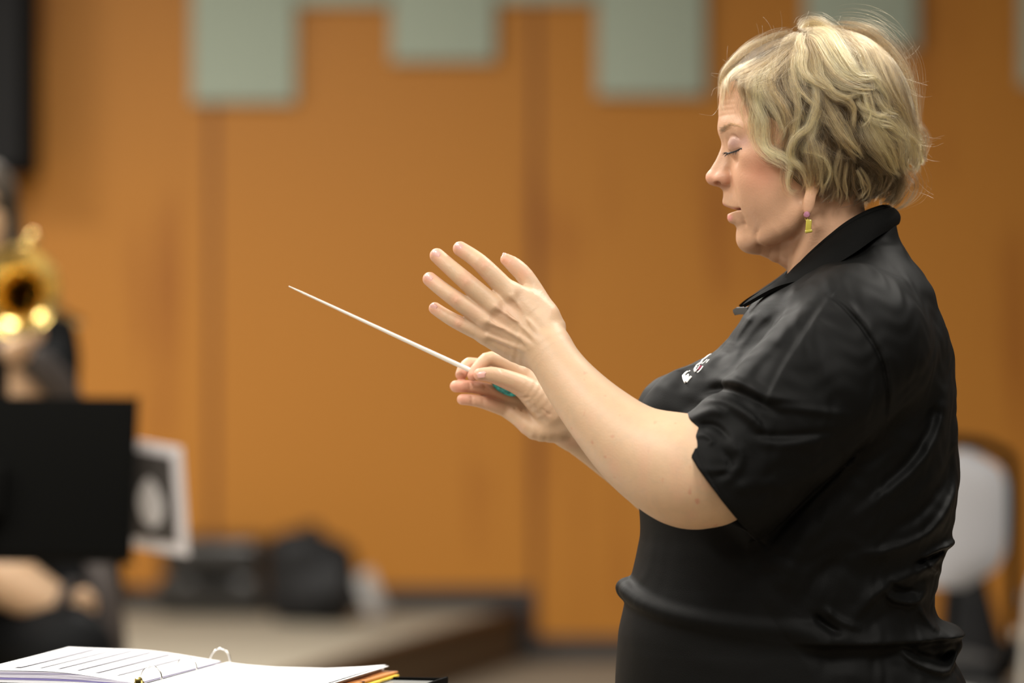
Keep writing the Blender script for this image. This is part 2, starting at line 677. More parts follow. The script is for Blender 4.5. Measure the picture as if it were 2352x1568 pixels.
def riser():
    poly = [RA, RB, RC, (-7.0, 1.0), (-7.0, WALL_Y)]
    h = RISER_H
    V = [(x, y, 0) for x, y in poly] + [(x, y, h) for x, y in poly]
    n = len(poly)
    mb = MB()
    mb.add(V, [[n + i for i in range(n)][::-1]], 0)
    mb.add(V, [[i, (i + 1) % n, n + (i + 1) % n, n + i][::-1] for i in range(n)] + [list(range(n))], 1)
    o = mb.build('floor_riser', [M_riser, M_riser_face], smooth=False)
    struct(o)
    mb = MB()
    for a, b in ((RA, RB), (RB, RC)):
        d = Vector((b[0] - a[0], b[1] - a[1], 0)); ln = d.length; d.normalize()
        c = Vector(((a[0] + b[0]) / 2, (a[1] + b[1]) / 2, h - 0.008))
        mb.box(c, (ln, 0.05, 0.04), rot=(0, 0, math.atan2(d.y, d.x)), bev=0.006)
    struct(mb.build('trim_1', M_nosing))


riser()
zt = RISER_H + 0.085
struct(MB().box((-3.5, WALL_Y - 0.008, RISER_H + 0.043), (7.02, 0.016, 0.085), bev=.004).build('baseboard_riser', M_rubber))
struct(MB().box((0.045, WALL_Y - 0.009, zt / 2), (0.075, 0.018, zt), bev=.004).build('trim_2', M_rubber))
struct(MB().box((4.04, WALL_Y - 0.008, 0.043), (7.92, 0.016, 0.085), bev=.004).build('baseboard_back', M_rubber))


def acoustic_panel(x0, x1, bot, height, label):
    t = WD / FPX
    X0, X1, zb = (x0 - 1176) * t, (x1 - 1176) * t, CAM_Z + (784 - bot) * t
    r = empty('acoustic_panel', ((X0 + X1) / 2, WALL_Y - 0.03, zb), label, 'wall panel', 'fabric wrapped acoustic panels high on the wood wall')
    MB().box(((X0 + X1) / 2, WALL_Y - 0.035, zb + height / 2), (X1 - X0, 0.05, height), bev=0.006).build('panel', M_panel, r)
    MB().box(((X0 + X1) / 2, WALL_Y - 0.005, zb + height / 2), (X1 - X0 - 0.1, 0.01, height - 0.1)).build('backing', M_rubber, r, smooth=False)


acoustic_panel(442, 680, 237, 0.86, 'sage green acoustic panel hanging lowest, leftmost in the row on the wood wall')
acoustic_panel(898, 1137, 143, 0.70, 'sage green acoustic panel above the raised hands, second from the left')
acoustic_panel(1369, 1617, 222, 0.84, 'sage green acoustic panel left of the woman\'s head, third from the left')
acoustic_panel(1847, 2103, 115, 0.66, 'sage green acoustic panel behind the top of the woman\'s hair')
acoustic_panel(2342, 2590, 198, 0.80, 'sage green acoustic panel cut off by the right edge of the photo')
acoustic_panel(684, 894, 14, 0.45, 'sage green acoustic panel at the top edge between the two left hanging panels')
acoustic_panel(1141, 1365, 7, 0.45, 'sage green acoustic panel at the top edge, left of the third hanging panel')


def loudspeaker():
    d = 14.1
    t = d / FPX
    xr, zb = (72 - 1176) * t, CAM_Z + (784 - 402) * t
    y = d - CAM_D
    r = empty('loudspeaker', (xr - 0.27, y, zb), 'black box loudspeaker hung high on the wall at the left edge', 'loudspeaker')
    MB().box((xr - 0.27, y + 0.15, zb + 0.42), (0.54, 0.32, 0.84), bev=0.03).build('cabinet', M_black_metal, r)
    MB().box((xr - 0.27, y - 0.014, zb + 0.42), (0.48, 0.012, 0.78), bev=0.004).build('grille', mat('speaker_grille', (0.006, 0.006, 0.007), 0.85), r)
    MB().box((xr - 0.27, y + 0.345, zb + 0.42), (0.12, 0.07, 0.3), bev=0.01).build('bracket', M_black_metal, r)


loudspeaker()


# ------------------------------------------------------------------ the conductor: body
conductor = empty('person', (0.36, 0.0, 0.0),
                  'woman with wavy blond bob in a black polo shirt conducting with raised hands', 'person')


def build_body():
    B = Sdf()
    # --- head
    B.ell((1858, 238, 0), (203, 152, 140))
    B.ell((1770, 395, 0), (96, 155, 104), 50)
    B.ell((1740, 300, 0), (78, 80, 98), 30)
    B.chain([(1842, 478, -92, 34), (1790, 520, -74, 34), (1746, 541, -40, 27), (1730, 546, 0, 24)], 34, sub=3, mirror=True)
    B.ell((1748, 405, -66), (56, 54, 46), 30, mirror=True)                # cheek
    B.ell((1752, 362, -84), (48, 26, 30), 26, mirror=True)               # cheek bone
    B.ell((1800, 440, -78), (50, 60, 38), 30, mirror=True)               # jaw muscle
    B.ball(1726, 546, 0, 26, 22)                                          # chin
    B.ball(1723, 549, -14, 21, 22, mirror=True)
    B.ell((1744, 512, 0), (44, 42, 54), 22)
    B.ell((1765, 455, -60), (62, 62, 44), 34, mirror=True)
    B.ell((1790, 325, -72), (74, 66, 50), 44, mirror=True)
    B.ell((1722, 470, 0), (52, 58, 60), 24)                               # mouth mass
    B.chain([(1742, 548, 0, 24), (1790, 568, 0, 36), (1850, 570, 0, 50)], 22, sub=3)      # under the chin
    B.chain([(1872, 400, 0, 104), (1900, 560, 0, 96), (1918, 650, 0, 104), (1940, 780, 0, 130)], 30, sub=3)   # neck
    B.chain([(1870, 520, -88, 18), (1845, 590, -62, 18), (1828, 650, -30, 18)], 18, sub=3, mirror=True)      # neck muscle
    # --- brow, nose, lips
    B.chain([(1703, 222, 0, 46), (1702, 262, 0, 48), (1684, 294, 0, 30)], 16, sub=3)
    B.chain([(1678, 293, -12, 23), (1686, 287, -45, 20), (1708, 292, -80, 18)], 16, sub=3, mirror=True)
    B.chain([(1683, 300, 0, 28), (1671, 323, 0, 13), (1669, 341, 0, 13), (1658, 369, 0, 13), (1645, 392, 0, 13.5), (1638, 407, 0, 16)], 9, sub=3)
    B.chain([(1686, 345, -12, 13), (1672, 375, -11, 13), (1660, 398, -13, 14)], 12, mirror=True)
    B.ball(1638, 407, 0, 16.5, 4)
    B.chain([(1640, 409, -6, 13.5), (1650, 411, -18, 12)], 7, mirror=True)
    B.ell((1665, 409, -23), (17, 15, 12), 8, rot=14, yaw=-18, mirror=True)       # nostril wing
    B.chain([(1644, 418, 0, 7), (1660, 425, 0, 8)], 8)
    B.ell((1649, 421, -24), (8, 4.4, 16), 3, 's', rot=16, mirror=True)
    B.ell((1652, 416, -16), (6, 7, 7), 3, 's', mirror=True)             # nostril
    B.chain([(1677, 432, 0, 15), (1676, 458, 0, 15)], 12)
    B.chain([(1671, 464, 0, 9), (1678, 469, -16, 8), (1690, 477, -31, 5), (1699, 482, -38, 3)], 6, sub=3, mirror=True)
    B.chain([(1684, 500, 0, 11.5), (1688, 500, -15, 10), (1696, 491, -30, 6), (1700, 485, -37, 3)], 7, sub=3, mirror=True)
    def lips_apart(x, y, z):
        a = np.clip(1698.5 - x, -4, 45)
        return np.maximum(np.abs(y - 481.8 - a * 0.05) - a * 0.31, np.abs(z) - 60).astype(np.float32) * 0.95
    B.func(lips_apart, (1640, 465, -60), (1700, 500, 60), 2.5, 's')
    B.bump([(1692, 521, 0), (1698, 520, -22), (1712, 512, -40)], -2.2, 10, mirror=True)         # under the lip
    B.bump([(1676, 414, -40), (1687, 440, -52), (1700, 470, -58), (1708, 500, -56)], -2.4, 10, mirror=True)    # smile line
    B.bump([(1706, 478, -42), (1714, 496, -48), (1716, 512, -48)], -3, 8, mirror=True)
    B.bump([(1748, 562, -44), (1742, 540, -62), (1752, 520, -74)], -5.5, 10, mirror=True)    # jowl
    # --- eyes
    B.ell((1668, 334, -66), (16, 15, 26), 18, 's', mirror=True)
    B.ball(1697, 335, -58, 26, 13, mirror=True)
    B.bump([(1673, 347, -44), (1673, 349, -58), (1679, 349, -72), (1690, 346, -83), (1704, 341, -88)], -3.0, 2.8, mirror=True)   # closed lid line
    B.bump([(1670, 324, -44), (1676, 314, -62), (1690, 313, -78), (1710, 325, -88)], -3.2, 4.0, mirror=True)    # lid crease
    B.bump([(1672, 362, -42), (1686, 372, -66), (1706, 366, -84)], -2.2, 8, mirror=True)
    for vv in (232, 244, 256, 268):
        B.bump([(1656, vv, -8), (1664, vv - 3, -40), (1684, vv - 5, -70)], -0.8, 4, mirror=True)
    # --- ears
    B.ell((1864, 392, -130), (20, 54, 10), 8, rot=-8, mirror=True)
    B.ell((1858, 464, -136), (13, 30, 8), 16, rot=6, mirror=True)
    # --- trunk inside the shirt
    B.ell((1890, 830, 0), (170, 140, 290), 40)
    B.ell((1830, 1150, 0), (260, 380, 270), 60)
    # --- near (left) arm
    B.chain([(1900, 800, -300, 96), (1760, 965, -385, 104), (1670, 1066, -424, 112)], 30, sub=3)
    B.chain([(1628, 1088, -430, 124), (1572, 1080, -427, 131), (1469, 1034, -405, 103), (1384, 961, -375, 81), (1309, 877, -335, 64), (1258, 800, -302, 54)], 12, sub=5)
    # near hand, back of the hand towards the lens
    sqw = ((0, 0, 1), 0.72)
    B.chain([(1258, 800, -298, 55), (1236, 765, -292, 53)], 14, sq=sqw)
    for q in ([(1248, 770, -296, 40), (1214, 722, -298, 29), (1172, 674, -296, 24)],
              [(1242, 780, -300, 40), (1188, 744, -304, 27), (1134, 702, -302, 23.5)],
              [(1236, 790, -298, 40), (1176, 766, -300, 27), (1114, 735, -298, 22)],
              [(1228, 802, -290, 40), (1168, 792, -288, 27), (1112, 768, -288, 20)]):
        B.chain(q, 10, sub=3, sq=((0, 0, 1), 0.85))
    B.chain([(1240, 812, -282, 38), (1185, 806, -272, 27), (1120, 776, -280, 17)], 12, sub=3)
    F1 = [[(1172, 674, -296, 24), (1113, 613, -296, 20.5), (1086, 590, -286, 18.4), (1057, 571, -274, 17)],
          [(1134, 702, -302, 24), (1073, 648, -304, 20.8), (1034, 614, -292, 18.6), (1004, 587, -278, 17.2)],
          [(1114, 735, -298, 22), (1051, 690, -300, 19.5), (1014, 663, -290, 17.6), (987, 641, -278, 16.4)],
          [(1112, 768, -286, 20), (1055, 742, -288, 17), (1023, 724, -280, 15.4), (999, 708, -272, 14.2)]]
    for q in F1:
        B.chain(q, 7, sub=3)
        m, p1, p2, t = q
        B.bump([p1[:2] + (p1[2] - 14,)] * 2, 1.6, 8)
        B.bump([p2[:2] + (p2[2] - 13,)] * 2, 1.0, 6)
        B.bump([m[:2] + (m[2] - 20,)] * 2, 3.2, 14)
        for dx in (-5, 0, 5):
            B.bump([(p1[0] + dx - 5, p1[1] + dx * .8 + 6, p1[2] - 17), (p1[0] + dx + 5, p1[1] + dx * .8 - 6, p1[2] - 17)], -0.7, 1.8)
    B.chain([(1266, 752, -268, 34), (1240, 690, -258, 23), (1207, 636, -254, 20.5), (1182, 610, -252, 18.5), (1163, 596, -250, 14)], 14, sub=3)
    B.chain([(1255, 720, -280, 24), (1215, 680, -284, 16), (1180, 668, -288, 14)], 20, sub=3)      # web of the thumb
    for q in ([(1240, 770, -334), (1205, 722, -330), (1176, 680, -322)], [(1238, 786, -338), (1190, 742, -334), (1140, 704, -328)],
              [(1226, 796, -334), (1176, 766, -329), (1120, 737, -322)], [(1215, 806, -324), (1170, 792, -318), (1120, 772, -312)]):
        B.bump(q, 5.2, 6.5)
    for q in ([(1212, 800, -334), (1180, 748, -332), (1150, 728, -328)], [(1200, 740, -332), (1172, 726, -330), (1160, 700, -326)], [(1178, 752, -332), (1150, 752, -328), (1132, 744, -324)]):
        B.bump(q, 2.6, 4)
    # --- far (right) arm and hand, palm towards the lens
    B.chain([(1930, 800, 310, 120), (1760, 980, 370, 120), (1640, 1080, 395, 114), (1560, 1112, 330, 100), (1446, 1054, 235, 74), (1366, 1012, 175, 57), (1312, 982, 140, 47)], 20, sub=3)
    B.chain([(1312, 982, 138, 48), (1280, 955, 124, 50)], 14, sq=((0, 0, 1), 0.8))
    for q in ([(1276, 944, 124, 40), (1232, 896, 122, 28), (1196, 856, 118, 21)],
              [(1272, 954, 132, 38), (1226, 915, 136, 27), (1188, 882, 136, 21)],
              [(1270, 966, 130, 38), (1222, 938, 132, 26), (1180, 914, 132, 20)],
              [(1266, 978, 122, 36), (1216, 962, 118, 24), (1170, 944, 118, 18)]):
        B.chain(q, 12, sub=3)
    B.chain([(1270, 945, 96, 42), (1232, 912, 80, 33), (1198, 886, 68, 25.5), (1146, 865, 56, 20.5), (1122, 860, 52, 17.5), (1102, 860, 50, 14.6)], 12, sub=3)
    B.chain([(1278, 980, 104, 34), (1228, 986, 98, 24), (1180, 952, 106, 16)], 14, sub=3)
    B.chain([(1196, 856, 116, 20), (1130, 823, 98, 16.5), (1100, 842, 84, 14.5), (1086, 862, 74, 12.6)], 6, sub=3)
    B.chain([(1188, 882, 134, 20), (1092, 838, 130, 16.4), (1068, 845, 118, 15), (1059, 860, 108, 13.2)], 6, sub=3)
    B.chain([(1180, 914, 130, 18), (1112, 893, 106, 15.5), (1076, 887, 100, 14.6), (1047, 887, 100, 13.6)], 6, sub=3)
    B.chain([(1170, 944, 116, 16.5), (1110, 924, 94, 14.2), (1080, 918, 88, 13.4), (1062, 917, 88, 12.6)], 6, sub=3)
    for q in ([(1146, 905, 78), (1150, 948, 84)], [(1112, 880, 90), (1116, 905, 88)], [(1078, 874, 86), (1080, 900, 86)], [(1110, 912, 78), (1112, 938, 78)], [(1083, 908, 76), (1085, 930, 76)],
              [(1188, 905, 60), (1206, 900, 50)], [(1192, 914, 62), (1214, 912, 48)], [(1186, 922, 96), (1180, 962, 100)], [(1150, 845, 45), (1153, 868, 42)],
              [(1262, 952, 56), (1228, 925, 60), (1200, 940, 96), (1196, 970, 100)]):
        B.bump(q, -2.4, 3.2)
    return B


def skin_tint(V):
    u, v, w = V[:, 0], V[:, 1], np.abs(V[:, 2])
    base = np.array([0.565, 0.38, 0.24])
    c = np.tile(base, (len(V), 1))
    def blend(m, col, a):
        c[:] = c * (1 - a * m[:, None]) + np.array(col) * a * m[:, None]
    def g(cu, cv_, s, cw=None, sw=None):
        e = ((u - cu) / s) ** 2 + ((v - cv_) / s) ** 2
        if cw is not None: e = e + ((w - cw) / (sw or s)) ** 2
        return np.exp(-e)
    face = (u < 1900) & (u > 1600) & (v < 640)
    blend(1.0 * ((u > 1590) & (v < 760)), (0.535, 0.31, 0.19), 1.0)
    n1 = vnoise(V, 26, 3) * 0.5 + vnoise(V, 11, 5) * 0.5
    c *= (1 + 0.05 * n1)[:, None]
    arm = (v > 560) & (u < 1700) & (v > 480 + 0 * u) & (V[:, 2] < 1000) & ~face
    red = np.clip(vnoise(V, 34, 9), 0, 1) * arm
    blend(red, (0.62, 0.35, 0.24), 0.45)
    spots = np.clip((vnoise(V, 15, 21) - 0.72) * 5, 0, 1) * arm * (u > 1300)
    blend(spots, (0.50, 0.20, 0.13), 0.6)
    blend(g(1738, 398, 48) * face, (0.55, 0.215, 0.13), 0.6)
    blend(g(1630, 412, 22) * face, (0.62, 0.27, 0.18), 0.5)
    blend(g(1664, 418, 18) * face, (0.55, 0.22, 0.15), 0.35)
    # lips
    lip = np.zeros(len(V))
    for pts, rr in (([(1666, 467, 0), (1678, 471, 16), (1690, 478, 31), (1699, 482, 38)], 8.5), ([(1679, 499, 0), (1683, 499, 15), (1694, 491, 30), (1700, 485, 37)], 11)):
        Q = catmull(pts, 5)
        dm = np.full(len(V), 1e9)
        for q in Q:
            dm = np.minimum(dm, (u - q[0]) ** 2 + (v - q[1]) ** 2 + (w - q[2]) ** 2)
        lip = np.maximum(lip, np.clip((rr - np.sqrt(dm)) / 3, 0, 1))
    lip *= face & (u < 1702)
    lip *= ~((v < 466.5) & (u < 1680))
    blend(lip, (0.56, 0.20, 0.19), 0.8)
    # eye make-up and brow
    lid = g(1682, 333, 17, 70, 28) * face
    blend(lid, (0.20, 0.10, 0.098), 0.8)
    blend(g(1703, 330, 14) * face * (w > 50), (0.40, 0.23, 0.22), 0.5)
    # fingertips and finger joints of both hands
    for (cu, cv_) in ((1055, 569), (1002, 585), (985, 639), (997, 706), (1163, 594), (1060, 862), (1047, 887), (1062, 917), (1086, 862)):
        blend(np.exp(-(((u - cu) ** 2 + (v - cv_) ** 2) / 24 ** 2)), (0.66, 0.27, 0.19), 0.55)
    for (cu, cv_) in ((1113, 613), (1073, 648), (1051, 690), (1055, 742), (1205, 630)):
        blend(np.exp(-(((u - cu) ** 2 + (v - cv_) ** 2) / 15 ** 2)), (0.64, 0.29, 0.19), 0.45)
    vein = vnoise(V * np.array([1.0, 1.0, 0.4]), 19, 33)
    blend(np.exp(-(vein / 0.09) ** 2) * arm * (V[:, 2] < -150), (0.40, 0.33, 0.24), 0.14)
    palm = np.exp(-(((u - 1120) / 60) ** 2 + ((v - 900) / 45) ** 2)) * (V[:, 2] > 40)
    blend(palm, (0.64, 0.27, 0.18), 0.5)
    return c


def skin_material():
    m = bpy.data.materials.new('skin')
    m.use_nodes = True
    nt = m.node_tree
    b = nt.nodes['Principled BSDF']
    at = nt.nodes.new('ShaderNodeAttribute'); at.attribute_name = 'tint'
    nt.links.new(at.outputs['Color'], b.inputs['Base Color'])
    b.inputs['Roughness'].default_value = 0.47
    b.inputs['Specular IOR Level'].default_value = 0.42
    b.inputs['Subsurface Weight'].default_value = 0.12
    b.inputs['Subsurface Radius'].default_value = (1.0, 0.35, 0.2)
    b.inputs['Subsurface Scale'].default_value = 0.006
    tc = nt.nodes.new('ShaderNodeTexCoord')
    n = nt.nodes.new('ShaderNodeTexNoise'); n.inputs['Scale'].default_value = 420; n.inputs['Detail'].default_value = 4
    nt.links.new(tc.outputs['Object'], n.inputs[0])
    bp = nt.nodes.new('ShaderNodeBump'); bp.inputs['Strength'].default_value = 0.22; bp.inputs['Distance'].default_value = 0.0012
    nt.links.new(n.outputs[0], bp.inputs['Height'])
    nt.links.new(bp.outputs[0], b.inputs['Normal'])
    return m


M_skin = skin_material()
BODY = build_body()
bV, bF = BODY.mesh(2.6)


def relax(V, F, wgt, it):
    e = np.vstack([F[:, [0, 1]], F[:, [1, 2]], F[:, [2, 3]], F[:, [3, 0]]])
    e = e[(wgt[e[:, 0]] > 0) | (wgt[e[:, 1]] > 0)]
    n = np.bincount(e[:, 0], minlength=len(V)) + np.bincount(e[:, 1], minlength=len(V))
    V = V.astype(np.float64)
    for _ in range(it):
        a = np.stack([np.bincount(e[:, 0], V[e[:, 1], k], len(V)) + np.bincount(e[:, 1], V[e[:, 0], k], len(V)) for k in range(3)], -1)
        V = V + (a / np.maximum(n, 1)[:, None] - V) * (0.6 * wgt[:, None]) * (n > 0)[:, None]
    return V


_t = (bV[:, 0] - 1262) * 0.74 + (bV[:, 1] - 800) * 0.67
_far = (bV[:, 2] > 0)
_w = np.where(_far, np.clip((bV[:, 0] - 1310) / 40, 0, 1), np.clip(_t / 40, 0, 1)) * (bV[:, 1] > 690) * (bV[:, 0] < 1900)
bV = relax(bV, bF, _w, 70)
body_o = mesh_obj('body', to_world(bV), bF, M_skin, conductor)
set_col(body_o, skin_tint(bV))


# ------------------------------------------------------------------ the conductor: clothing
M_shirt = mat('black_knit', (0.0028, 0.0028, 0.0026), 0.60, 0.0, 0.085, sheen=0.0, bump=0.12, bscale=900)
M_collar = mat('black_rib', (0.0030, 0.0030, 0.0028), 0.75, 0.0, 0.06, sheen=0.0, bump=0.25, bscale=700, stretch=(1, 1, 3))
M_trouser = mat('black_trouser', (0.012, 0.012, 0.013), 0.75, 0.0, 0.3)
M_button = mat('grey_facing', (0.10, 0.10, 0.098), 0.7)

TORSO = np.array([
    # v, front, back, half width
    (505, 1960, 2052, 70), (553, 1880, 2067, 118), (572, 1850, 2078, 134), (600, 1822, 2094, 180), (650, 1782, 2130, 285), (700, 1726, 2150, 345),
    (750, 1694, 2166, 372), (800, 1654, 2179, 382), (850, 1574, 2188, 384), (900, 1513, 2192, 382), (950, 1484, 2194, 376),
    (1000, 1472, 2196, 370), (1050, 1464, 2197, 365), (1100, 1463, 2196, 362), (1180, 1469, 2190, 360), (1225, 1470, 2181, 358),
    (1262, 1464, 2166, 356), (1300, 1456, 2154, 355), (1332, 1448, 2149, 356), (1350, 1443, 2146, 357), (1368, 1438, 2143, 357),
    (1400, 1431, 2141, 357), (1430, 1425, 2144, 358), (1452, 1421, 2156, 359), (1475, 1419, 2166, 361), (1500, 1417, 2176, 364),
    (1568, 1413, 2217, 372), (1640, 1412, 2240, 378), (1700, 1415, 2245, 380)], np.float64)

TORSO = catmull(TORSO, 6)


def torso_f(x, y, z):
    uf = np.interp(y, TORSO[:, 0], TORSO[:, 1])
    ub = np.interp(y, TORSO[:, 0], TORSO[:, 2])
    hw = np.interp(y, TORSO[:, 0], TORSO[:, 3])
    c = (uf + ub) / 2; r = (ub - uf) / 2
    p = 2.3
    a = np.abs((x - c) / r) + 1e-6; b = np.abs(z / hw) + 1e-6
    q = (a ** p + b ** p) ** (1 / p)
    d = (q - 1) * np.minimum(r, hw)
    ga = (a / q) ** (p - 1) / r; gb = (b / q) ** (p - 1) / hw
    d = (q - 1) / np.sqrt(ga * ga + gb * gb) * 0.85
    return np.maximum(np.maximum(d, y - 1660), 508 - y).astype(np.float32)


HEM_P, HEM_N = np.array(cv(1630, 1118, -415)), np.array((-0.806, 0.592, 0.0))


def build_shirt():
    S = Sdf()
    S.func(torso_f, (1400, 505, -400), (2260, 1662, 400))
    S.ell((2140, 1474, 0), (64, 38, 170), 22)
    S.chain([(1437, 1351, 0, 16), (1441, 1358, -80, 16), (1453, 1369, -130, 15), (1488, 1391, -212, 12), (1560, 1414, -284, 10), (1660, 1431, -332, 9), (1770, 1443, -348, 8), (1880, 1449, -350, 7)], 24, sub=3, mirror=True)
    S.ell((1585, 985, -135), (118, 130, 130), 60, mirror=True)          # bust
    t1, t2 = Sdf(), Sdf()
    t1.chain([(1965, 800, -300, 175), (1870, 905, -372, 172), (1760, 1010, -405, 163), (1640, 1118, -424, 160), (1560, 1200, -432, 158)], sub=3)
    t2.chain([(1560, 1190, -432, 147), (1640, 1112, -425, 145), (1700, 1060, -416, 128)])

    def sleeve(x, y, z):
        d = Sdf._prim(t1.ops[0], x, y, z)
        t = (y - HEM_P[1]) * 0.806 + (x - HEM_P[0]) * 0.592
        cut = (x - HEM_P[0]) * HEM_N[0] + (y - HEM_P[1]) * HEM_N[1] + 0.0005 * t * t
        d = np.maximum(d, cut)
        return np.maximum(d, -Sdf._prim(t2.ops[0], x, y, z)).astype(np.float32)
    S.func(sleeve, (1500, 600, -640), (2150, 1400, -100), 40)
    S.chain([(1950, 800, 300, 170), (1800, 960, 360, 160), (1680, 1080, 395, 150), (1600, 1150, 370, 150)], 46, sub=3)
    S.chain([(1955, 735, -250, 120), (1955, 735, 250, 120)], 60)
    # open sleeve ends
    # neck opening
    S.chain([(1880, 560, 0, 92), (1862, 640, 0, 92), (1830, 690, 0, 60)], 10, 's', sub=2)
    # ---- folds (photographed lines)
    def hm(x, y):
        return np.clip(np.clip((y - 1255) / 30, 0, 1) + 0.12 - ((x - HEM_P[0]) * HEM_N[0] + (y - HEM_P[1]) * HEM_N[1]) / 60, 0.12, 1)

    def f(*a, **k):
        S.fold(a[0], a[1] * 1.15, *a[2:], mask=hm, **k)
    seam = [(1868, 682), (1905, 715), (1942, 760), (1974, 815), (1989, 870), (1993, 915), (1990, 962)]
    f(seam, -5, 5, 5)
    f([(p[0] + 9, p[1] - 5) for p in seam], 4, 10, 10)
    f([(1990, 962), (1900, 1060), (1800, 1162), (1722, 1250)], -7, 9, 9)
    f([(1873, 690), (1820, 760), (1760, 850), (1712, 945)], 7, 34, 7)       # pressed crease
    # chest to shoulder
    f([(1722, 716), (1690, 760), (1660, 810)], 8, 8, 11)
    f([(1772, 704), (1725, 745), (1690, 790), (1655, 850)], 5, 10, 13)
    f([(1840, 705), (1780, 750), (1720, 815), (1660, 880)], 6, 14)
    # sleeve wrinkles by the elbow crease
    f([(1552, 958), (1572, 945), (1608, 933), (1650, 938)], 8, 10, 14)
    f([(1575, 972), (1600, 966), (1622, 972), (1650, 1000)], -6, 8)
    f([(1566, 992), (1588, 986), (1606, 996), (1600, 1010)], 3, 6)
    f([(1590, 920), (1630, 912), (1680, 938), (1722, 980)], 11, 9, 14)
    f([(1600, 900), (1645, 890), (1700, 912), (1752, 940)], -8, 10)
    f([(1608, 872), (1660, 868), (1725, 900), (1800, 915)], 8, 12)
    f([(1640, 990), (1668, 1030), (1648, 1072), (1618, 1090)], 7, 13)
    f([(1618, 1010), (1644, 1040), (1634, 1068), (1608, 1074)], -5, 9)
    f([(1560, 1050), (1600, 1062), (1660, 1058)], 6, 9)
    f([(1690, 980), (1740, 988), (1810, 984), (1880, 978)], -5, 9)
    f([(1700, 1000), (1760, 1006), (1830, 1000)], 5, 12)
    f([(1735, 925), (1800, 930), (1905, 944)], 5, 10)
    f([(1640, 1110), (1700, 1090), (1790, 1100)], 5, 16)
    S.fold([(1571, 1000), (1600, 1072), (1650, 1148), (1742, 1240)], -2.0, 3, 3, taper=False)     # hem stitching
    # back and side drapes
    f([(2150, 880), (2136, 970), (2086, 1050), (2008, 1115), (1905, 1195)], 10, 22, 16)
    f([(2120, 900), (2100, 980), (2050, 1060), (1960, 1130)], -7, 16)
    f([(2192, 1085), (2160, 1150), (2100, 1215), (2010, 1246), (1925, 1258)], 9, 16, 12)
    f([(2172, 1010), (2150, 1090), (2090, 1160), (2000, 1215)], -6, 14)
    f([(2196, 1225), (2105, 1290), (2000, 1330), (1930, 1395)], 10, 12, 16)
    f([(2165, 1256), (2130, 1262), (2075, 1282)], -14, 9, 6)
    f([(2200, 1238), (2140, 1250), (2090, 1272)], 8, 9)
    f([(2000, 1332), (2025, 1358), (2078, 1366), (2104, 1346)], 9, 9, 7)
    f([(2010, 1318), (2040, 1338), (2085, 1342)], -7, 8)
    f([(2095, 1262), (2118, 1290), (2148, 1305)], 8, 8)
    f([(2080, 1370), (2110, 1410), (2138, 1436)], 7, 9)
    f([(1850, 1180), (1800, 1260), (1760, 1340), (1750, 1410)], 6, 22)
    f([(1940, 1230), (1860, 1300), (1800, 1380)], -6, 22)
    f([(1620, 1240), (1650, 1320), (1720, 1400)], 6, 20)
    f([(1560, 1240), (1580, 1320), (1640, 1392)], -5, 16)
    f([(1500, 1210), (1484, 1290), (1460, 1338)], 8, 10)
    f([(1530, 1230), (1518, 1310), (1500, 1370)], -6, 12)
    f([(1840, 1385), (1870, 1412), (1905, 1430)], -9, 8)
    f([(1860, 1370), (1900, 1400), (1950, 1420)], 6, 9)
    # blouse-over at the waist
    f([(1416, 1344), (1452, 1372), (1504, 1398), (1590, 1420), (1670, 1432), (1790, 1446), (1917, 1450), (2060, 1450), (2210, 1450)], 15, 34, 10, side=0, taper=False)
    f([(1420, 1385), (1510, 1425), (1670, 1462), (1800, 1478), (1960, 1484), (2090, 1478)], -8, 16, 26, side=0)
    f([(2036, 1466), (2082, 1502), (2157, 1522), (2206, 1466)], 9, 9, 8)
    f([(2050, 1460), (2095, 1490), (2150, 1500), (2180, 1470)], -7, 10)
    f([(1520, 1440), (1600, 1490), (1720, 1500)], 4, 22)
    f([(1760, 1480), (1758, 1560), (1756, 1640)], -1.6, 4)
    f([(1440, 1420), (1500, 1520), (1590, 1560)], 4, 22)
    f([(1680, 720), (1668, 800)], -2, 6)
    def cloth(x, y, z):
        q = np.sin(x / 31 + 1.7 * np.sin(y / 47 + z / 60)) * np.sin(y / 38 + 1.3 * np.sin(x / 53 - z / 44))
        q2 = np.sin((x + y) / 15 + 2 * np.sin(x / 23 + z / 30)) * np.sin((y - x) / 19 + 1.5 * np.sin(z / 27 + y / 33))
        return ((q * 3.2 + q2 * 1.1) * hm(x, y)).astype(np.float32)
    S._add('func', 'd', 0, (1380, 560, -700), (2300, 1700, 700), f=cloth)
    def hem2(x, y, z):
        cut = (x - 1660) * -0.75 + (y - 1090) * 0.66
        return np.maximum(-cut, 260 - z).astype(np.float32)
    S.func(hem2, (1300, 850, 250), (1760, 1400, 700), 6, 's')
    return S


SHIRT = build_shirt()
sV, sF = SHIRT.mesh(3.6)
shirt_o = mesh_obj('polo_shirt', to_world(sV), sF, M_shirt, conductor)
tag(shirt_o, 'black short sleeved polo shirt with an embroidered emblem on the chest')


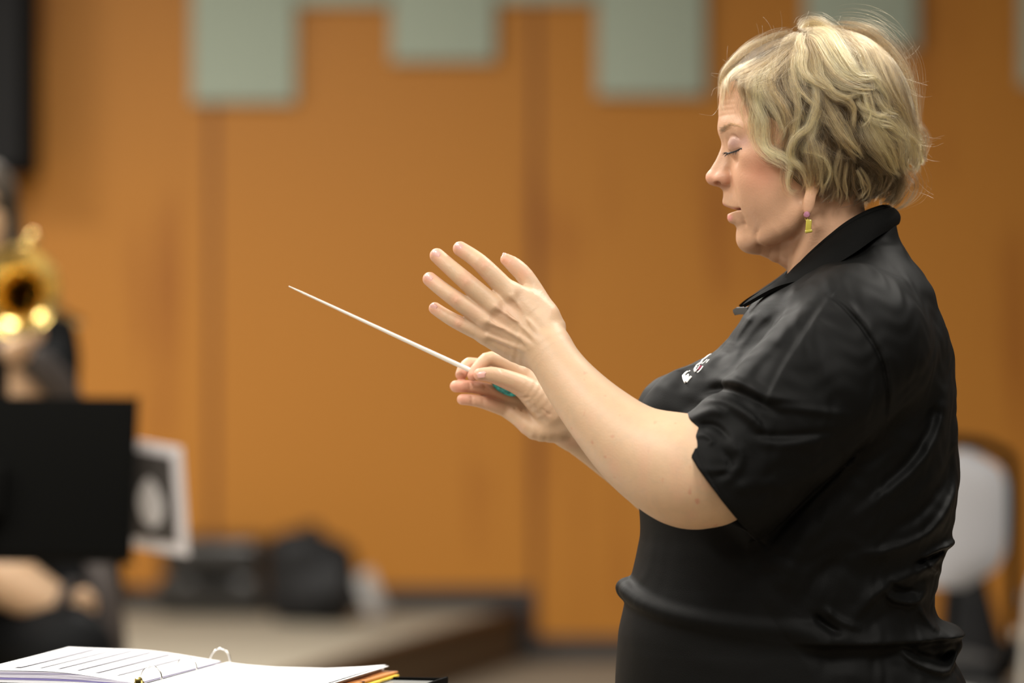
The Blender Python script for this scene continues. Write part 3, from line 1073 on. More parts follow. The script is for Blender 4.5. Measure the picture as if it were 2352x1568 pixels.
def collar():
    top = [(1776, 668, -44), (1818, 633, -84), (1858, 592, -108), (1905, 550, -116), (1950, 516, -108), (1995, 492, -80), (2030, 480, -38), (2041, 479, 0)]
    bot = [(1713, 706, -70), (1786, 666, -150), (1850, 646, -190), (1905, 621, -200), (1957, 587, -180), (2006, 547, -128), (2040, 522, -62), (2055, 511, 0)]
    T = catmull([cv(*p) for p in top], 5); Bm = catmull([cv(*p) for p in bot], 5)
    T = np.vstack([T, (T * [1, 1, -1])[-2::-1]]); Bm = np.vstack([Bm, (Bm * [1, 1, -1])[-2::-1]])
    axis = np.array([1905, 600, 0.0])
    rows = []
    for a, b in zip(T, Bm):
        out = np.array([(a[0] - 1915) * 0.6, 0, a[2]]); out /= np.linalg.norm(out) + 1e-6
        r = []
        ins = a - out * 16 + np.array([0, 60, 0])
        for t in np.linspace(0, 1, 4)[:-1]:
            r.append(ins * (1 - t) + (a - out * 12) * t)
        for ang in np.linspace(-0.5, 0.5, 6):
            r.append(a + out * 6 * math.sin(ang * PI) - np.array([0, 6 * math.cos(ang * PI), 0]) + np.array([0, 4, 0]) - out * 4)
        for t in np.linspace(0, 1, 9)[1:]:
            bl = (a * (1 - t) + b * t) + out * (9 * math.sin(PI * t) + 3)
            r.append(bl)
        rows.append([tuple(q) for q in to_world(np.array(r))])
    mb = MB().grid(rows, thick=0.004)
    o = mb.build('collar', M_collar, shirt_o)
    return o


collar()
# folded facing of the far collar point and the button placket
fp = [[(1683, 711, 40), (1690, 707, 30), (1716, 706, 10)], [(1684, 718, 42), (1694, 717, 32), (1716, 714, 12)], [(1688, 724, 44), (1698, 722, 34), (1716, 722, 14)]]
MB().grid([[tuple(to_world(cv(*p))) for p in r] for r in fp], thick=0.003).build('collar_point', M_button, shirt_o)


def emblem():
    """white and maroon stitching on the chest, each stroke laid on the cloth"""
    strokes = [
        (0, 5, [(1567, 862), (1568, 870), (1571, 877)]), (0, 4, [(1571, 877), (1577, 870), (1583, 864)]), (0, 3.4, [(1567, 861), (1572, 856), (1577, 853)]),
        (0, 3, [(1570, 868), (1575, 866)]), (0, 2.4, [(1579, 853), (1582, 851)]),
        (0, 3.6, [(1593, 853), (1593, 847), (1598, 842)]), (0, 3, [(1598, 840), (1608, 834), (1618, 828), (1632, 818), (1639, 814)]),
        (1, 3.0, [(1599, 849), (1604, 845), (1608, 841)]), (0, 2.2, [(1597, 855), (1604, 849), (1611, 841)]), (0, 2.4, [(1603, 838), (1612, 833)]), (1, 2, [(1603, 842), (1607, 839)])]
    strokes += [(0, 3, [(1569, 866), (1574, 862), (1578, 859)]), (0, 2.6, [(1571, 872), (1575, 867), (1577, 862)]), (0, 2.6, [(1595, 850), (1600, 846), (1605, 840)]), (0, 2, [(1611, 836), (1618, 831), (1626, 826)]), (1, 2.4, [(1600, 846), (1606, 841)]), (0, 2, [(1620, 833), (1628, 826)])]
    mb = MB()
    for m, r, q in strokes:
        pts = []
        for (u, v) in catmull(np.array(q, float), 3)[:, :2]:
            uu, vv = u, v
            w = None
            for k in range(14):           # slide inward until the sight line meets the cloth
                w = SHIRT.near_w(cv(uu, vv, -120)[0], cv(uu, vv, -120)[1], -300, 10)
                if w is not None: break
                uu += 1.2; vv += 1.4
            if w is None: continue
            pts.append(Vector(to_world((cv(uu, vv, -120)[0], cv(uu, vv, -120)[1], w - 0.5))))
        if len(pts) > 1:
            mb.tube(pts, r * 0.85 / 2000, 8, m)
    mb.build('embroidered_emblem', [mat('white_thread', (0.8, 0.8, 0.78), 0.8), mat('maroon_thread', (0.20, 0.02, 0.05), 0.8)], shirt_o)


emblem()


def trousers():
    T = Sdf()
    T.ell((1840, 1700, 0), (345, 190, 330), 0, conv=False)
    T.chain([(1830, 1760, -150, 190), (1820, 2300, -150, 125), (1850, 3060, -150, 95)], 60, mirror=True, conv=False)
    V, F = T.mesh(11)
    mesh_obj('trousers', to_world(V), F, M_trouser, conductor)
    for s in (-1, 1):
        Sh = Sdf()
        Sh.ell((1790, 3140, 150 * s), (150, 40, 52), 0, conv=False)
        Sh.ell((1850, 3100, 150 * s), (80, 60, 48), 30, conv=False)
        Sh.func(lambda x, y, z: (3183 - y).astype(np.float32), (1500, 3000, -400), (2000, 3300, 400), 4, 's')
        V, F = Sh.mesh(6)
        mesh_obj('shoe', to_world(V), F, M_trouser, conductor)


trousers()


# ------------------------------------------------------------------ the conductor: hair, lashes, nails, earring
def hair_material():
    m = bpy.data.materials.new('blond_hair')
    m.use_nodes = True
    nt = m.node_tree
    for n in list(nt.nodes):
        if n.type != 'OUTPUT_MATERIAL': nt.nodes.remove(n)
    out = [n for n in nt.nodes if n.type == 'OUTPUT_MATERIAL'][0]
    at = nt.nodes.new('ShaderNodeAttribute'); at.attribute_name = 'tone'
    r = nt.nodes.new('ShaderNodeValToRGB')
    e = r.color_ramp.elements
    e[0].position = 0.0; e[0].color = (0.034, 0.021, 0.009, 1)
    e[1].position = 1.0; e[1].color = (0.66, 0.475, 0.19, 1)
    x = r.color_ramp.elements.new(0.45); x.color = (0.17, 0.105, 0.047, 1)
    x = r.color_ramp.elements.new(0.72); x.color = (0.42, 0.285, 0.118, 1)
    nt.links.new(at.outputs['Fac'], r.inputs[0])
    h = nt.nodes.new('ShaderNodeBsdfHairPrincipled')
    h.parametrization = 'COLOR'
    h.inputs['Roughness'].default_value = 0.34
    h.inputs['Radial Roughness'].default_value = 0.45
    h.inputs['Random Roughness'].default_value = 0.3
    nt.links.new(r.outputs[0], h.inputs['Color'])
    nt.links.new(h.outputs[0], out.inputs[0])
    return m


M_hair = hair_material()
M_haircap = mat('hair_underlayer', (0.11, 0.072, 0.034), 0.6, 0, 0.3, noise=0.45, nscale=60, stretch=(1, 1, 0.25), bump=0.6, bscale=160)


def hair_object(name, curves, radii, tones, parent):
    """curves: list of (n, 3) arrays in world metres"""
    off = np.array(top_offset(parent))
    hc = bpy.data.hair_curves.new(name)
    hc.add_curves([len(c) for c in curves])
    pos = (np.concatenate(curves) - off).astype(np.float32)
    hc.position_data.foreach_set('vector', pos.ravel())
    a = hc.attributes.get('radius') or hc.attributes.new('radius', 'FLOAT', 'POINT')
    a.data.foreach_set('value', np.concatenate(radii).astype(np.float32))
    a = hc.attributes.new('tone', 'FLOAT', 'POINT')
    a.data.foreach_set('value', np.concatenate(tones).astype(np.float32))
    hc.materials.append(M_hair)
    o = bpy.data.objects.new(name, hc)
    COL.objects.link(o)
    o.parent = parent
    return o


CONT = catmull(np.array([(1655, 330), (1651, 270), (1652, 225), (1660, 185), (1692, 150), (1740, 118), (1790, 90), (1836, 68), (1880, 62), (1940, 68), (1995, 88), (2045, 130),
                         (2078, 180), (2098, 240), (2110, 300), (2114, 350), (2104, 400), (2070, 450), (2030, 490)], float), 4)


def hull_w(u, v):
    u = np.asarray(u, float); v = np.asarray(v, float)
    best = np.full(u.shape, 1e9); sg = np.zeros(u.shape)
    for a, b in zip(CONT[:-1], CONT[1:]):
        d = b - a
        h = np.clip(((u - a[0]) * d[0] + (v - a[1]) * d[1]) / (d @ d), 0, 1)
        e = (u - a[0] - h * d[0]) ** 2 + (v - a[1] - h * d[1]) ** 2
        s = d[0] * (v - a[1]) - d[1] * (u - a[0])
        m = e < best
        best = np.where(m, e, best); sg = np.where(m, s, sg)
    dist = np.where(sg > 0, np.sqrt(best), 0)
    wm = np.interp(v, [60, 250, 330, 420, 500], [162, 162, 156, 140, 122])
    wm = wm - np.clip((1800 - u) / 100, 0, 1) * np.clip((v - 180) / 60, 0, 1) * 22
    return wm * np.sqrt(1 - (1 - np.clip(dist / 185, 0, 1)) ** 2)


# locks traced on the near side: (tone, width, lift, strands, [(u, v) ...])
LOCKS = [
    (.80, 13, 6, 200, [(1829, 81), (1773, 106), (1728, 130), (1692, 153), (1668, 177), (1660, 206), (1657, 239), (1660, 268)]),
    (.70, 13, 6, 160, [(1830, 82), (1777, 103), (1726, 128), (1690, 152), (1668, 174), (1662, 202), (1661, 225)]),
    (.50, 16, 4, 200, [(1829, 88), (1781, 109), (1734, 136), (1697, 161), (1670, 180), (1662, 199), (1660, 225)]),
    (.42, 18, 3, 220, [(1826, 93), (1773, 123), (1726, 153), (1690, 178), (1676, 192)]),
    (.42, 18, 3, 240, [(1821, 101), (1789, 129), (1750, 152), (1713, 176), (1699, 196), (1698, 215), (1708, 237), (1726, 266)]),
    (.55, 16, 4, 240, [(1821, 107), (1773, 145), (1735, 172), (1716, 196), (1714, 222), (1722, 250), (1734, 280), (1738, 310)]),
    (.72, 15, 7, 240, [(1821, 107), (1773, 152), (1745, 183), (1748, 215), (1765, 247), (1780, 279), (1788, 315), (1780, 340), (1770, 352)]),
    (.62, 15, 7, 240, [(1802, 126), (1773, 162), (1751, 191), (1754, 223), (1773, 247), (1789, 271), (1797, 290), (1804, 318), (1803, 350), (1800, 375), (1797, 402)]),
    (.95, 12, 12, 260, [(1734, 183), (1726, 215), (1729, 247), (1740, 275), (1745, 294), (1746, 326), (1754, 350), (1776, 363), (1796, 375), (1803, 392), (1799, 413), (1801, 437), (1816, 450), (1834, 444)]),
    (.88, 13, 8, 240, [(1752, 190), (1738, 220), (1732, 262), (1727, 302), (1734, 337), (1751, 359), (1770, 376), (1786, 390), (1798, 402)]),
    (.55, 10, 4, 120, [(1740, 200), (1724, 240), (1720, 280), (1722, 315), (1730, 345)]),
    (.92, 10, 14, 240, [(1852, 170), (1862, 215), (1862, 250), (1853, 278), (1843, 302), (1821, 319), (1807, 340), (1803, 362), (1812, 379), (1829, 391), (1841, 411), (1848, 434), (1846, 461), (1843, 480)]),
    (.85, 9, 10, 160, [(1812, 180), (1816, 230), (1818, 270), (1812, 310), (1804, 340), (1806, 372), (1822, 390), (1836, 412), (1838, 440), (1830, 462)]),
    (.80, 10, 10, 180, [(1870, 262), (1852, 318), (1842, 337), (1836, 356), (1853, 362), (1876, 373), (1888, 391), (1890, 413), (1883, 437), (1879, 456)]),
    (.85, 8, 8, 130, [(1880, 330), (1876, 360), (1884, 382), (1894, 405), (1888, 430), (1884, 452)]),
    (.72, 10, 5, 150, [(1838, 340), (1846, 372), (1862, 392), (1872, 415), (1876, 440), (1872, 466)]),
    (.62, 13, 20, 190, [(1838, 300), (1850, 345), (1862, 385), (1867, 420), (1860, 450)]),
    (.50, 12, 18, 150, [(1858, 330), (1868, 370), (1870, 410), (1876, 446)]),
    (.40, 12, 16, 130, [(1846, 330), (1848, 370), (1850, 410), (1846, 446)]),
    (.35, 16, 2, 180, [(1838, 250), (1840, 290), (1832, 330), (1828, 370), (1836, 410), (1846, 440)]),
    (.30, 18, 0, 200, [(1880, 290), (1876, 330), (1880, 380), (1896, 430), (1900, 470)]),
    (.92, 10, 14, 220, [(1840, 78), (1831, 104), (1834, 129), (1829, 152), (1834, 176), (1847, 191), (1869, 207), (1887, 214), (1906, 224)]),
    (.62, 11, 9, 200, [(1836, 84), (1822, 115), (1815, 150), (1816, 185), (1826, 215), (1846, 240), (1866, 262), (1884, 290)]),
    (.50, 16, 5, 220, [(1830, 92), (1806, 130), (1796, 170), (1800, 215), (1816, 250), (1830, 280), (1836, 310)]),
    (.93, 15, 16, 420, [(1841, 76), (1860, 60), (1879, 66), (1896, 80), (1912, 112), (1933, 152), (1952, 180), (1972, 188), (1992, 188), (2005, 198), (2004, 220)]),
    (.88, 15, 14, 340, [(1845, 81), (1866, 92), (1880, 118), (1896, 152), (1912, 176), (1936, 191), (1968, 189), (1995, 189), (2004, 206)]),
    (.85, 10, 14, 200, [(1880, 150), (1896, 180), (1920, 199), (1944, 209), (1969, 215), (1996, 213), (2004, 202)]),
    (.75, 16, 10, 300, [(1853, 86), (1869, 130), (1877, 178), (1892, 202), (1904, 224), (1928, 231), (1960, 223), (1980, 219)]),
    (.60, 18, 6, 260, [(1850, 88), (1858, 130), (1862, 180), (1872, 220), (1892, 250), (1912, 275)]),
    (.62, 13, 10, 260, [(1845, 136), (1853, 183), (1882, 208), (1903, 228), (1933, 242), (1947, 260), (1946, 280), (1940, 300), (1938, 320)]),
    (.86, 8, 12, 180, [(1955, 195), (1971, 222), (1979, 247), (1985, 266), (1982, 280), (1976, 294), (1964, 307)]),
    (.55, 13, 6, 240, [(1850, 205), (1866, 245), (1886, 273), (1904, 291), (1912, 310), (1920, 334), (1921, 352), (1919, 364)]),
    (.64, 15, 10, 280, [(1880, 235), (1905, 290), (1925, 320), (1944, 342), (1960, 358), (1969, 372), (1966, 379)]),
    (.58, 13, 8, 220, [(1880, 260), (1908, 305), (1926, 335), (1938, 358), (1952, 374), (1962, 378)]),
    (.50, 20, 4, 300, [(1900, 74), (1940, 92), (1962, 130), (1972, 170), (1984, 200), (1992, 240), (1996, 275)]),
    (.55, 20, 6, 320, [(1905, 70), (1960, 78), (2000, 100), (2023, 148), (2039, 195), (2060, 237), (2080, 265), (2090, 292), (2096, 312)]),
    (.60, 20, 6, 320, [(1940, 85), (1992, 112), (2008, 152), (2031, 191), (2047, 231), (2063, 263), (2078, 300), (2092, 335)]),
    (.80, 13, 9, 240, [(1950, 95), (1968, 128), (1979, 160), (1995, 187), (2012, 207), (2029, 231), (2037, 263)]),
    (.58, 22, 4, 320, [(1960, 76), (2020, 112), (2056, 160), (2078, 210), (2090, 255), (2100, 300), (2104, 330)]),
    (.72, 16, 8, 280, [(1970, 215), (1988, 276), (2000, 302), (2016, 321), (2037, 338), (2048, 352)]),
    (.86, 18, 10, 360, [(1965, 280), (1992, 332), (2016, 364), (2031, 388), (2053, 408), (2064, 414)]),
    (.76, 17, 8, 300, [(1990, 300), (2020, 345), (2045, 380), (2058, 406)]),
    (.74, 18, 8, 300, [(2030, 262), (2048, 296), (2060, 326), (2066, 358), (2072, 390), (2084, 408)]),
    (.84, 16, 8, 320, [(2040, 280), (2071, 316), (2094, 336), (2106, 356), (2116, 370), (2124, 378)]),
    (.80, 15, 6, 240, [(2060, 300), (2086, 334), (2096, 360), (2100, 385), (2098, 402)]),
    (.76, 14, 6, 200, [(2076, 290), (2100, 318), (2108, 345), (2112, 365), (2118, 384)]),
    (.88, 8, 13, 160, [(1960, 262), (1990, 280), (2028, 291), (2046, 302), (2062, 317), (2078, 315)]),
    (.88, 8, 13, 150, [(1950, 240), (1966, 258), (1984, 268), (2008, 276), (2040, 270)]),
    (.82, 9, 11, 150, [(2000, 215), (2010, 245), (2030, 262), (2052, 268), (2066, 290)]),
    (.78, 10, 9, 170, [(2005, 225), (2022, 260), (2020, 300), (2040, 320), (2066, 330), (2084, 350)]),
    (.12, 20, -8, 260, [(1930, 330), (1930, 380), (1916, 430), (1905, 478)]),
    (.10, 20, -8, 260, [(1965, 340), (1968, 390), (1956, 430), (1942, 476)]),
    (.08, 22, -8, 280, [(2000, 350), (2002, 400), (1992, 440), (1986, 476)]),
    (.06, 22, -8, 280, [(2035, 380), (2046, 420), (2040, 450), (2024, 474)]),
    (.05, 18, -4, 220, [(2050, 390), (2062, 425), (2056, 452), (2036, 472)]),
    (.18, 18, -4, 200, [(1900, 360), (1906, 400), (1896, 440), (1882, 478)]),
    (.30, 9, 2, 110, [(1985, 380), (2012, 400), (2026, 412), (2020, 440), (2008, 462)]),
    (.22, 12, 0, 130, [(1960, 372), (1990, 392), (2012, 420), (2010, 452)]),
    (.85, 5, 6, 90, [(1960, 390), (1979, 418), (1987, 436), (1981, 453), (1966, 470)]),
    (.75, 4, 6, 60, [(1954, 395), (1968, 425), (1972, 445), (1960, 461)]),
    (.74, 8, 4, 140, [(1920, 350), (1915, 391), (1914, 421), (1918, 453), (1914, 474)]),
    (.60, 6, 2, 90, [(1930, 378), (1926, 420), (1932, 450), (1940, 474)]),
    (.45, 5, 2, 70, [(1946, 380), (1950, 430), (1968, 470)]),
]


def build_hair():
    rng = np.random.default_rng(7)
    cap = Sdf()
    cap.ell((1872, 236, 0), (216, 160, 150), conv=False)
    cap.ell((1862, 340, -88), (96, 110, 46), 40, conv=False, mirror=True)
    cap.ell((1965, 350, 0), (122, 112, 128), 40, conv=False)
    cap.ell((1666, 330, 0), (62, 142, 220), 20, 's', conv=False)
    cap.ell((1720, 430, 0), (86, 130, 220), 24, 's', conv=False)
    cap.ell((1800, 540, 0), (60, 90, 220), 24, 's', conv=False)
    for _ in range(46):
        i = rng.integers(len(LOCKS))
        q = LOCKS[i][4]
        cap.fold([(p[0] + rng.normal(0, 8), p[1] + rng.normal(0, 6)) for p in q], rng.uniform(2, 5) * rng.choice([-1, 1]), 5, side=0)
    V, F = cap.mesh(4.5)
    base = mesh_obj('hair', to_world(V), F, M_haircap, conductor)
    tag(base, 'short wavy blond hair with darker roots')
    curves, radii, tones = [], [], []

    def grow(lock, n, side, loose=1.0, thin=1.0, npt=18, dark=0.0):
        tone, width, lift, _, path = lock
        G = catmull(np.array(path, float), 8)
        L = np.r_[0, np.cumsum(np.linalg.norm(np.diff(G, axis=0), axis=1))]
        T = np.gradient(G, axis=0); T /= np.linalg.norm(T, axis=1)[:, None] + 1e-9
        Nn = np.stack([-T[:, 1], T[:, 0]], -1)
        m = max(3, int(n / 26))                     # finer wisps within the lock
        ca, cb = rng.normal(0, 0.55, m), rng.random(m)
        ct, cp, cf = rng.normal(0, 0.23, m), rng.uniform(0, 6.28, m), rng.uniform(1.0, 2.2, m)
        ce = 1 - rng.uniform(0, 0.16, m)
        k = rng.integers(0, m, n)
        la, lb = rng.normal(0, 1, n), rng.normal(0, 1, n)
        t0 = np.where(rng.random(n) < .7, rng.uniform(0, .12, n), rng.uniform(0, .45, n))
        t1 = np.where(rng.random(n) < .8, ce[k] - rng.uniform(0, .06, n), rng.uniform(.55, 1, n))
        t1 = np.maximum(t1, t0 + .3)
        s = t0[:, None] + (t1 - t0)[:, None] * np.linspace(0, 1, npt)[None]
        q = s * L[-1]
        I = lambda arr: np.interp(q, L, arr)
        gx, gy, nx, ny = I(G[:, 0]), I(G[:, 1]), I(Nn[:, 0]), I(Nn[:, 1])
        wd = width * (0.75 + 0.5 * np.sin(PI * np.clip(s * 1.1, 0, 1))) * np.clip(1.45 - s, 0.45, 1) ** 0.7
        tight = 0.30 * np.clip(1.15 - s, 0.3, 1) * loose
        am = rng.uniform(0.2, 1.4, n)[:, None] * loose ** .5
        ph = rng.uniform(0, 6.28, n)[:, None]; fr = rng.uniform(1.2, 3.4, n)[:, None]
        da = (ca[k][:, None] * loose + la[:, None] * tight) * wd + am * np.sin(ph + fr * 6.28 * s) * s
        da += 3.2 * np.sin(cp[k][:, None] + cf[k][:, None] * 6.28 * s) * s
        kick = (rng.normal(0, 7, m)[k] + rng.normal(0, 2.5, n))[:, None] * (np.clip(s - .7, 0, 1) / .3) ** 2
        da += kick
        da += rng.normal(0, .5, (n, npt)).cumsum(1) * .22 * loose
        u = gx + nx * da; v = gy + ny * da
        hw = hull_w(u, v)
        lf = lift * np.sin(PI * np.clip(s * 0.9 + 0.08, 0, 1)) - 8 + cb[k][:, None] * 16 * (0.4 + s * 0.6) + lb[:, None] * 3.5 * loose + am * np.cos(ph + fr * 6.28 * s) * s * 1.5
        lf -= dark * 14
        w = -(hw + lf * np.clip(hw / 60, 0.15, 1)) * side
        if side < 0: u = u + rng.normal(2, 3) + 6 * np.clip((1720 - u) / 60, 0, 1); v = v + rng.normal(2, 2)
        P = to_world(np.stack([u, v, w], -1))
        curves.extend(list(P))
        r = rng.uniform(0.045, 0.085, n)[:, None] * 0.001 * thin * np.clip(1.25 - s ** 3 * 0.9, 0.3, 1)
        radii.extend(list(r))
        root = np.clip(1 - s * 3.0, 0, 1) * (0.24 if path[0][1] < 130 else 0.05)
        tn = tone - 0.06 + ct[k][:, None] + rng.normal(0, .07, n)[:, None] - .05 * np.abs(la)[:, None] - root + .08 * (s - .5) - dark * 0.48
        tones.extend(list(np.clip(tn, 0, 1)))
    for lk in LOCKS:
        grow(lk, int(lk[3] * 1.1), 1)
        grow(lk, int(lk[3] * 0.5), 1, loose=1.8, thin=0.9, dark=1.0)  # recessed strands, tone lowered to put shade in the gaps between locks
        grow(lk, int(lk[3] * 0.14) + 3, 1, loose=2.8, thin=0.8)
        grow(lk, int(lk[3] * 0.45), -1, loose=1.4)
    # frizz and fly-aways along the outline
    CT = CONT[10:]
    for _ in range(620):
        i = rng.integers(2, len(CT) - 3)
        p = CT[i]; t = CT[i + 1] - CT[i - 1]; t /= np.linalg.norm(t)
        nrm = np.array([t[1], -t[0]])
        ln = rng.uniform(10, 30) if rng.random() < .9 else rng.uniform(40, 85)
        s = np.linspace(0, 1, 12)
        cur = rng.uniform(-1.2, 1.2)
        up = rng.uniform(0.15, 0.75)
        ang = up + cur * s
        du = np.cumsum(np.cos(ang)) / 12 * ln; dv = np.cumsum(np.sin(ang)) / 12 * ln
        sg = rng.choice([-1, 1], p=[.3, .7])
        P = p - nrm * 14 + t * sg * du[:, None] + nrm * dv[:, None] * 1.1
        w = rng.uniform(-60, 60) + rng.normal(0, 20) * s
        curves.append(to_world(np.stack([P[:, 0], P[:, 1], w], -1)))
        radii.append(np.full(12, rng.uniform(0.035, 0.06) * 0.001))
        tones.append(np.full(12, rng.uniform(0.5, 0.95)))
    for q in ([(1700, 190), (1668, 215), (1640, 262), (1622, 266), (1604, 263)], [(1690, 160), (1672, 155), (1668, 130), (1670, 108)], [(1705, 152), (1718, 105), (1740, 92), (1770, 96), (1790, 100)],
              [(1720, 140), (1722, 122), (1740, 110), (1770, 105)], [(1820, 90), (1812, 82), (1820, 66), (1842, 55)], [(1880, 80), (1872, 52), (1862, 42), (1850, 40)], [(1880, 70), (1890, 52), (1915, 41), (1935, 40)],
              [(2040, 300), (2100, 330), (2140, 338), (2163, 330)], [(2060, 150), (2068, 140), (2090, 135)], [(1672, 180), (1650, 172), (1632, 170)], [(1664, 200), (1640, 205), (1632, 222)], [(2070, 180), (2100, 190), (2128, 198)]):
        P = catmull(np.array(q, float), 5)
        curves.append(to_world(np.stack([P[:, 0], P[:, 1], np.full(len(P), -30.0)], -1)))
        radii.append(np.full(len(P), 0.00005)); tones.append(np.full(len(P), 0.8))
    hair_object('hair_strands', curves, radii, tones, base)


build_hair()


def on_body(u, v, off=0.0, w0=-620, w1=200):
    c = cv(u, v, -60)
    w = BODY.near_w(c[0], c[1], w0, w1)
    if w is None: return None
    return np.array((c[0], c[1], w - off))


def face_hair():
    rng = np.random.default_rng(3)
    cs, rs, ts = [], [], []
    for k in range(240):
        s = rng.random() ** 1.5
        G = catmull(np.array([(1656, 297), (1664, 291), (1676, 286), (1688, 288), (1699, 294)], float), 6)
        i = int(s * (len(G) - 1))
        p = G[i] + rng.normal(0, 3.4 * (1.15 - s), 2)
        d = np.array([6.5, -2.5 + 5.5 * s]) + rng.normal(0, 1, 2)
        P = [on_body(*(p + d * t), off=1.0 + 1.6 * t) for t in (0, .5, 1)]
        if any(x is None for x in P) or np.ptp([x[2] for x in P]) > 40: continue
        for sd in (1, -1):
            cs.append(to_world(np.array(P) * [1, 1, sd])); rs.append(np.array([.00011, .0001, .00004])); ts.append(np.full(3, rng.uniform(0.0, 0.15) + 0.5 * s))
    hair_object('eyebrow', cs, rs, ts, body_o)
    mb = MB()
    L = catmull(np.array([(1669, 348), (1674, 350), (1681, 350), (1691, 347), (1702, 342)], float), 6)
    for k in range(26):
        s = k / 25
        p = L[int(s * (len(L) - 1))] + rng.normal(0, .4, 2)
        w = on_body(p[0], p[1], 0.4)
        if w is None: continue
        ln = 4 + 7 * math.sin(PI * min(1, .25 + s * .8)) + rng.normal(0, 1)
        d = np.array([-1.1 + s * 0.95, 0.30 + 0.75 * s, -0.5 - 0.3 * s]); d /= np.linalg.norm(d)
        d = d + rng.normal(0, .2, 3)
        pts = [Vector(to_world(w + d * ln * t + np.array([0, 1.2 * (t * t), 0]))) for t in (0, .4, .75, 1)]
        mb.tube(pts, [.00032, .00028, .0002, .00008], 5)
        mb.tube([Vector(to_world(np.array(q) * [1, 1, -1])) for q in [w + d * ln * t for t in (0, .5, 1)]], [.0003, .0002, .00008], 4)
    line = [Vector(to_world(q)) for q in (on_body(q[0], q[1], 0.2) for q in L) if q is not None]
    mb.tube(line, [.0004] + [.0008] * (len(line) - 2) + [.0004], 6)
    mb.build('eyelashes', mat('mascara', (0.012, 0.009, 0.010), 0.5), body_o)


face_hair()
M_nail = mat('fingernail', (0.70, 0.40, 0.35), 0.25, 0, 0.5, coat=0.3)


def nail(c, along, out, ln, wd):
    """a small curved plate; c in trace units, along/out direction vectors"""
    a = Vector(along).normalized(); o = Vector(out); o = (o - a * o.dot(a)).normalized(); s = a.cross(o)
    rows = []
    for i in range(9):
        t = -1 + 2 * i / 8
        row = []
        for j in range(7):
            q = -1 + 2 * j / 6
            k = math.sqrt(max(0.0, 1 - abs(t) ** 4)) * 0.96 + 0.04
            p = Vector(cv(*c)) + a * (t * ln) + s * (q * wd * k) - o * (0.42 * wd * q * q) - o * (0.12 * ln * max(0, t) ** 2)
            row.append(tuple(to_world(np.array(p))))
        rows.append(row)
    MB().grid(rows, thick=-0.0004).build('fingernail', M_nail, body_o)


def snap(u, v, w1):
    c = cv(u, v, w1)
    w = BODY.near_w(c[0], c[1], w1 - 90, w1 + 60)
    return (u, v, (w if w is not None else w1) - 1.0)


nail(snap(1053, 569, -274), (-.74, -.66, .25), (-.25, .1, -1), 11.5, 10)
nail(snap(1000, 585, -278), (-.74, -.62, .3), (-.3, .1, -1), 11.5, 10)
nail(snap(983, 639, -278), (-.74, -.6, .3), (-.3, .1, -1), 11, 9.5)
nail(snap(995, 705, -272), (-.8, -.55, .2), (-.3, .2, -1), 9.5, 8)
nail((1165, 586, -256), (-.75, -.65, .1), (.45, -.6, -.6), 11, 9)
nail(snap(1105, 857, 52), (-1, .08, .1), (-.1, -.35, -1), 11.5, 9.5)


def earring():
    M_pink = mat('pink_stone', (0.34, 0.14, 0.21), 0.35)
    M_yel = mat('yellow_resin', (0.42, 0.35, 0.05), 0.25, 0.0, 0.6, coat=0.5)
    root = empty('earring', to_world(np.array(cv(1855, 490, -150))), None, None)
    root.parent = conductor
    root.location = Vector(to_world(np.array(cv(1855, 490, -150)))) - Vector(conductor.location)
    tag(root, 'dangling earring with a pink stud and a yellow drop')
    q = lambda u, v, w: Vector(to_world(np.array(cv(u, v, w))))
    mb = MB(); mb.lathe([(-.003, 0), (-.0025, .002), (-.001, .0036), (.001, .0038), (.003, .0028), (.0035, 0)], q(1853, 493, -147), (0, -1, 0), 18)
    mb.build('stud', M_pink, root)
    mb = MB(); mb.tube([q(1853, 497, -150), q(1855, 501, -150), q(1856, 507, -150)], .0006, 8); mb.tube([q(1849, 500, -150), q(1850, 504, -150), q(1852, 508, -150)], .0005, 8)
    mb.build('wire', M_brass_plate, root)
    mb = MB()
    mb.box(q(1857, 518, -150), (.0066, .006, .014), rot=(0, math.radians(4), 0), bev=.0012)
    mb.box(q(1857, 531, -150), (.0085, .0075, .0036), rot=(0, math.radians(-10), 0), bev=.0012)
    mb.box(q(1862, 530, -151), (.0036, .005, .0028), rot=(0, math.radians(-30), 0), bev=.001)
    mb.build('drop', M_yel, root)


earring()


# ------------------------------------------------------------------ baton
def baton():
    q = lambda u, v, w: Vector(to_world(np.array(cv(u, v, w))))
    root = empty('baton', q(1086, 852, 64), 'white conducting baton with a turquoise handle held in the right hand', 'baton')
    a, b = q(663, 657, 40), q(1172, 893, 92)
    n = 16
    MB().tube([a.lerp(b, t / n) for t in range(n + 1)], [0.0006] + [0.0010 + 0.0022 * (t / n) for t in range(1, n + 1)], 14).build('shaft', mat('white_baton', (0.78, 0.74, 0.66), 0.35, coat=0.2), root)
    d = (b - a).normalized()
    prof = [(0, 0.002), (0.004, 0.0052), (0.010, 0.0070), (0.018, 0.0078), (0.024, 0.0074), (0.029, 0.0060), (0.033, 0.0030), (0.034, 0.0)]
    MB().lathe(prof, q(1131, 876, 96), d, 28).build('handle', mat('turquoise_handle', (0.03, 0.36, 0.36), 0.35, noise=0.7, nscale=260), root)


baton()


# ------------------------------------------------------------------ bags and paper on the riser
M_nylon = mat('black_nylon', (0.010, 0.010, 0.011), 0.6, 0, 0.3, noise=0.3, nscale=30, bump=0.3, bscale=60)
M_case = mat('charcoal_case', (0.022, 0.020, 0.018), 0.34, 0, 0.5, bump=0.2, bscale=90)


def blob(name, m, parent, ops, h, smooth_it=0):
    V, F = ops.mesh(h)
    return mesh_obj(name, to_world(V), F, m, parent)


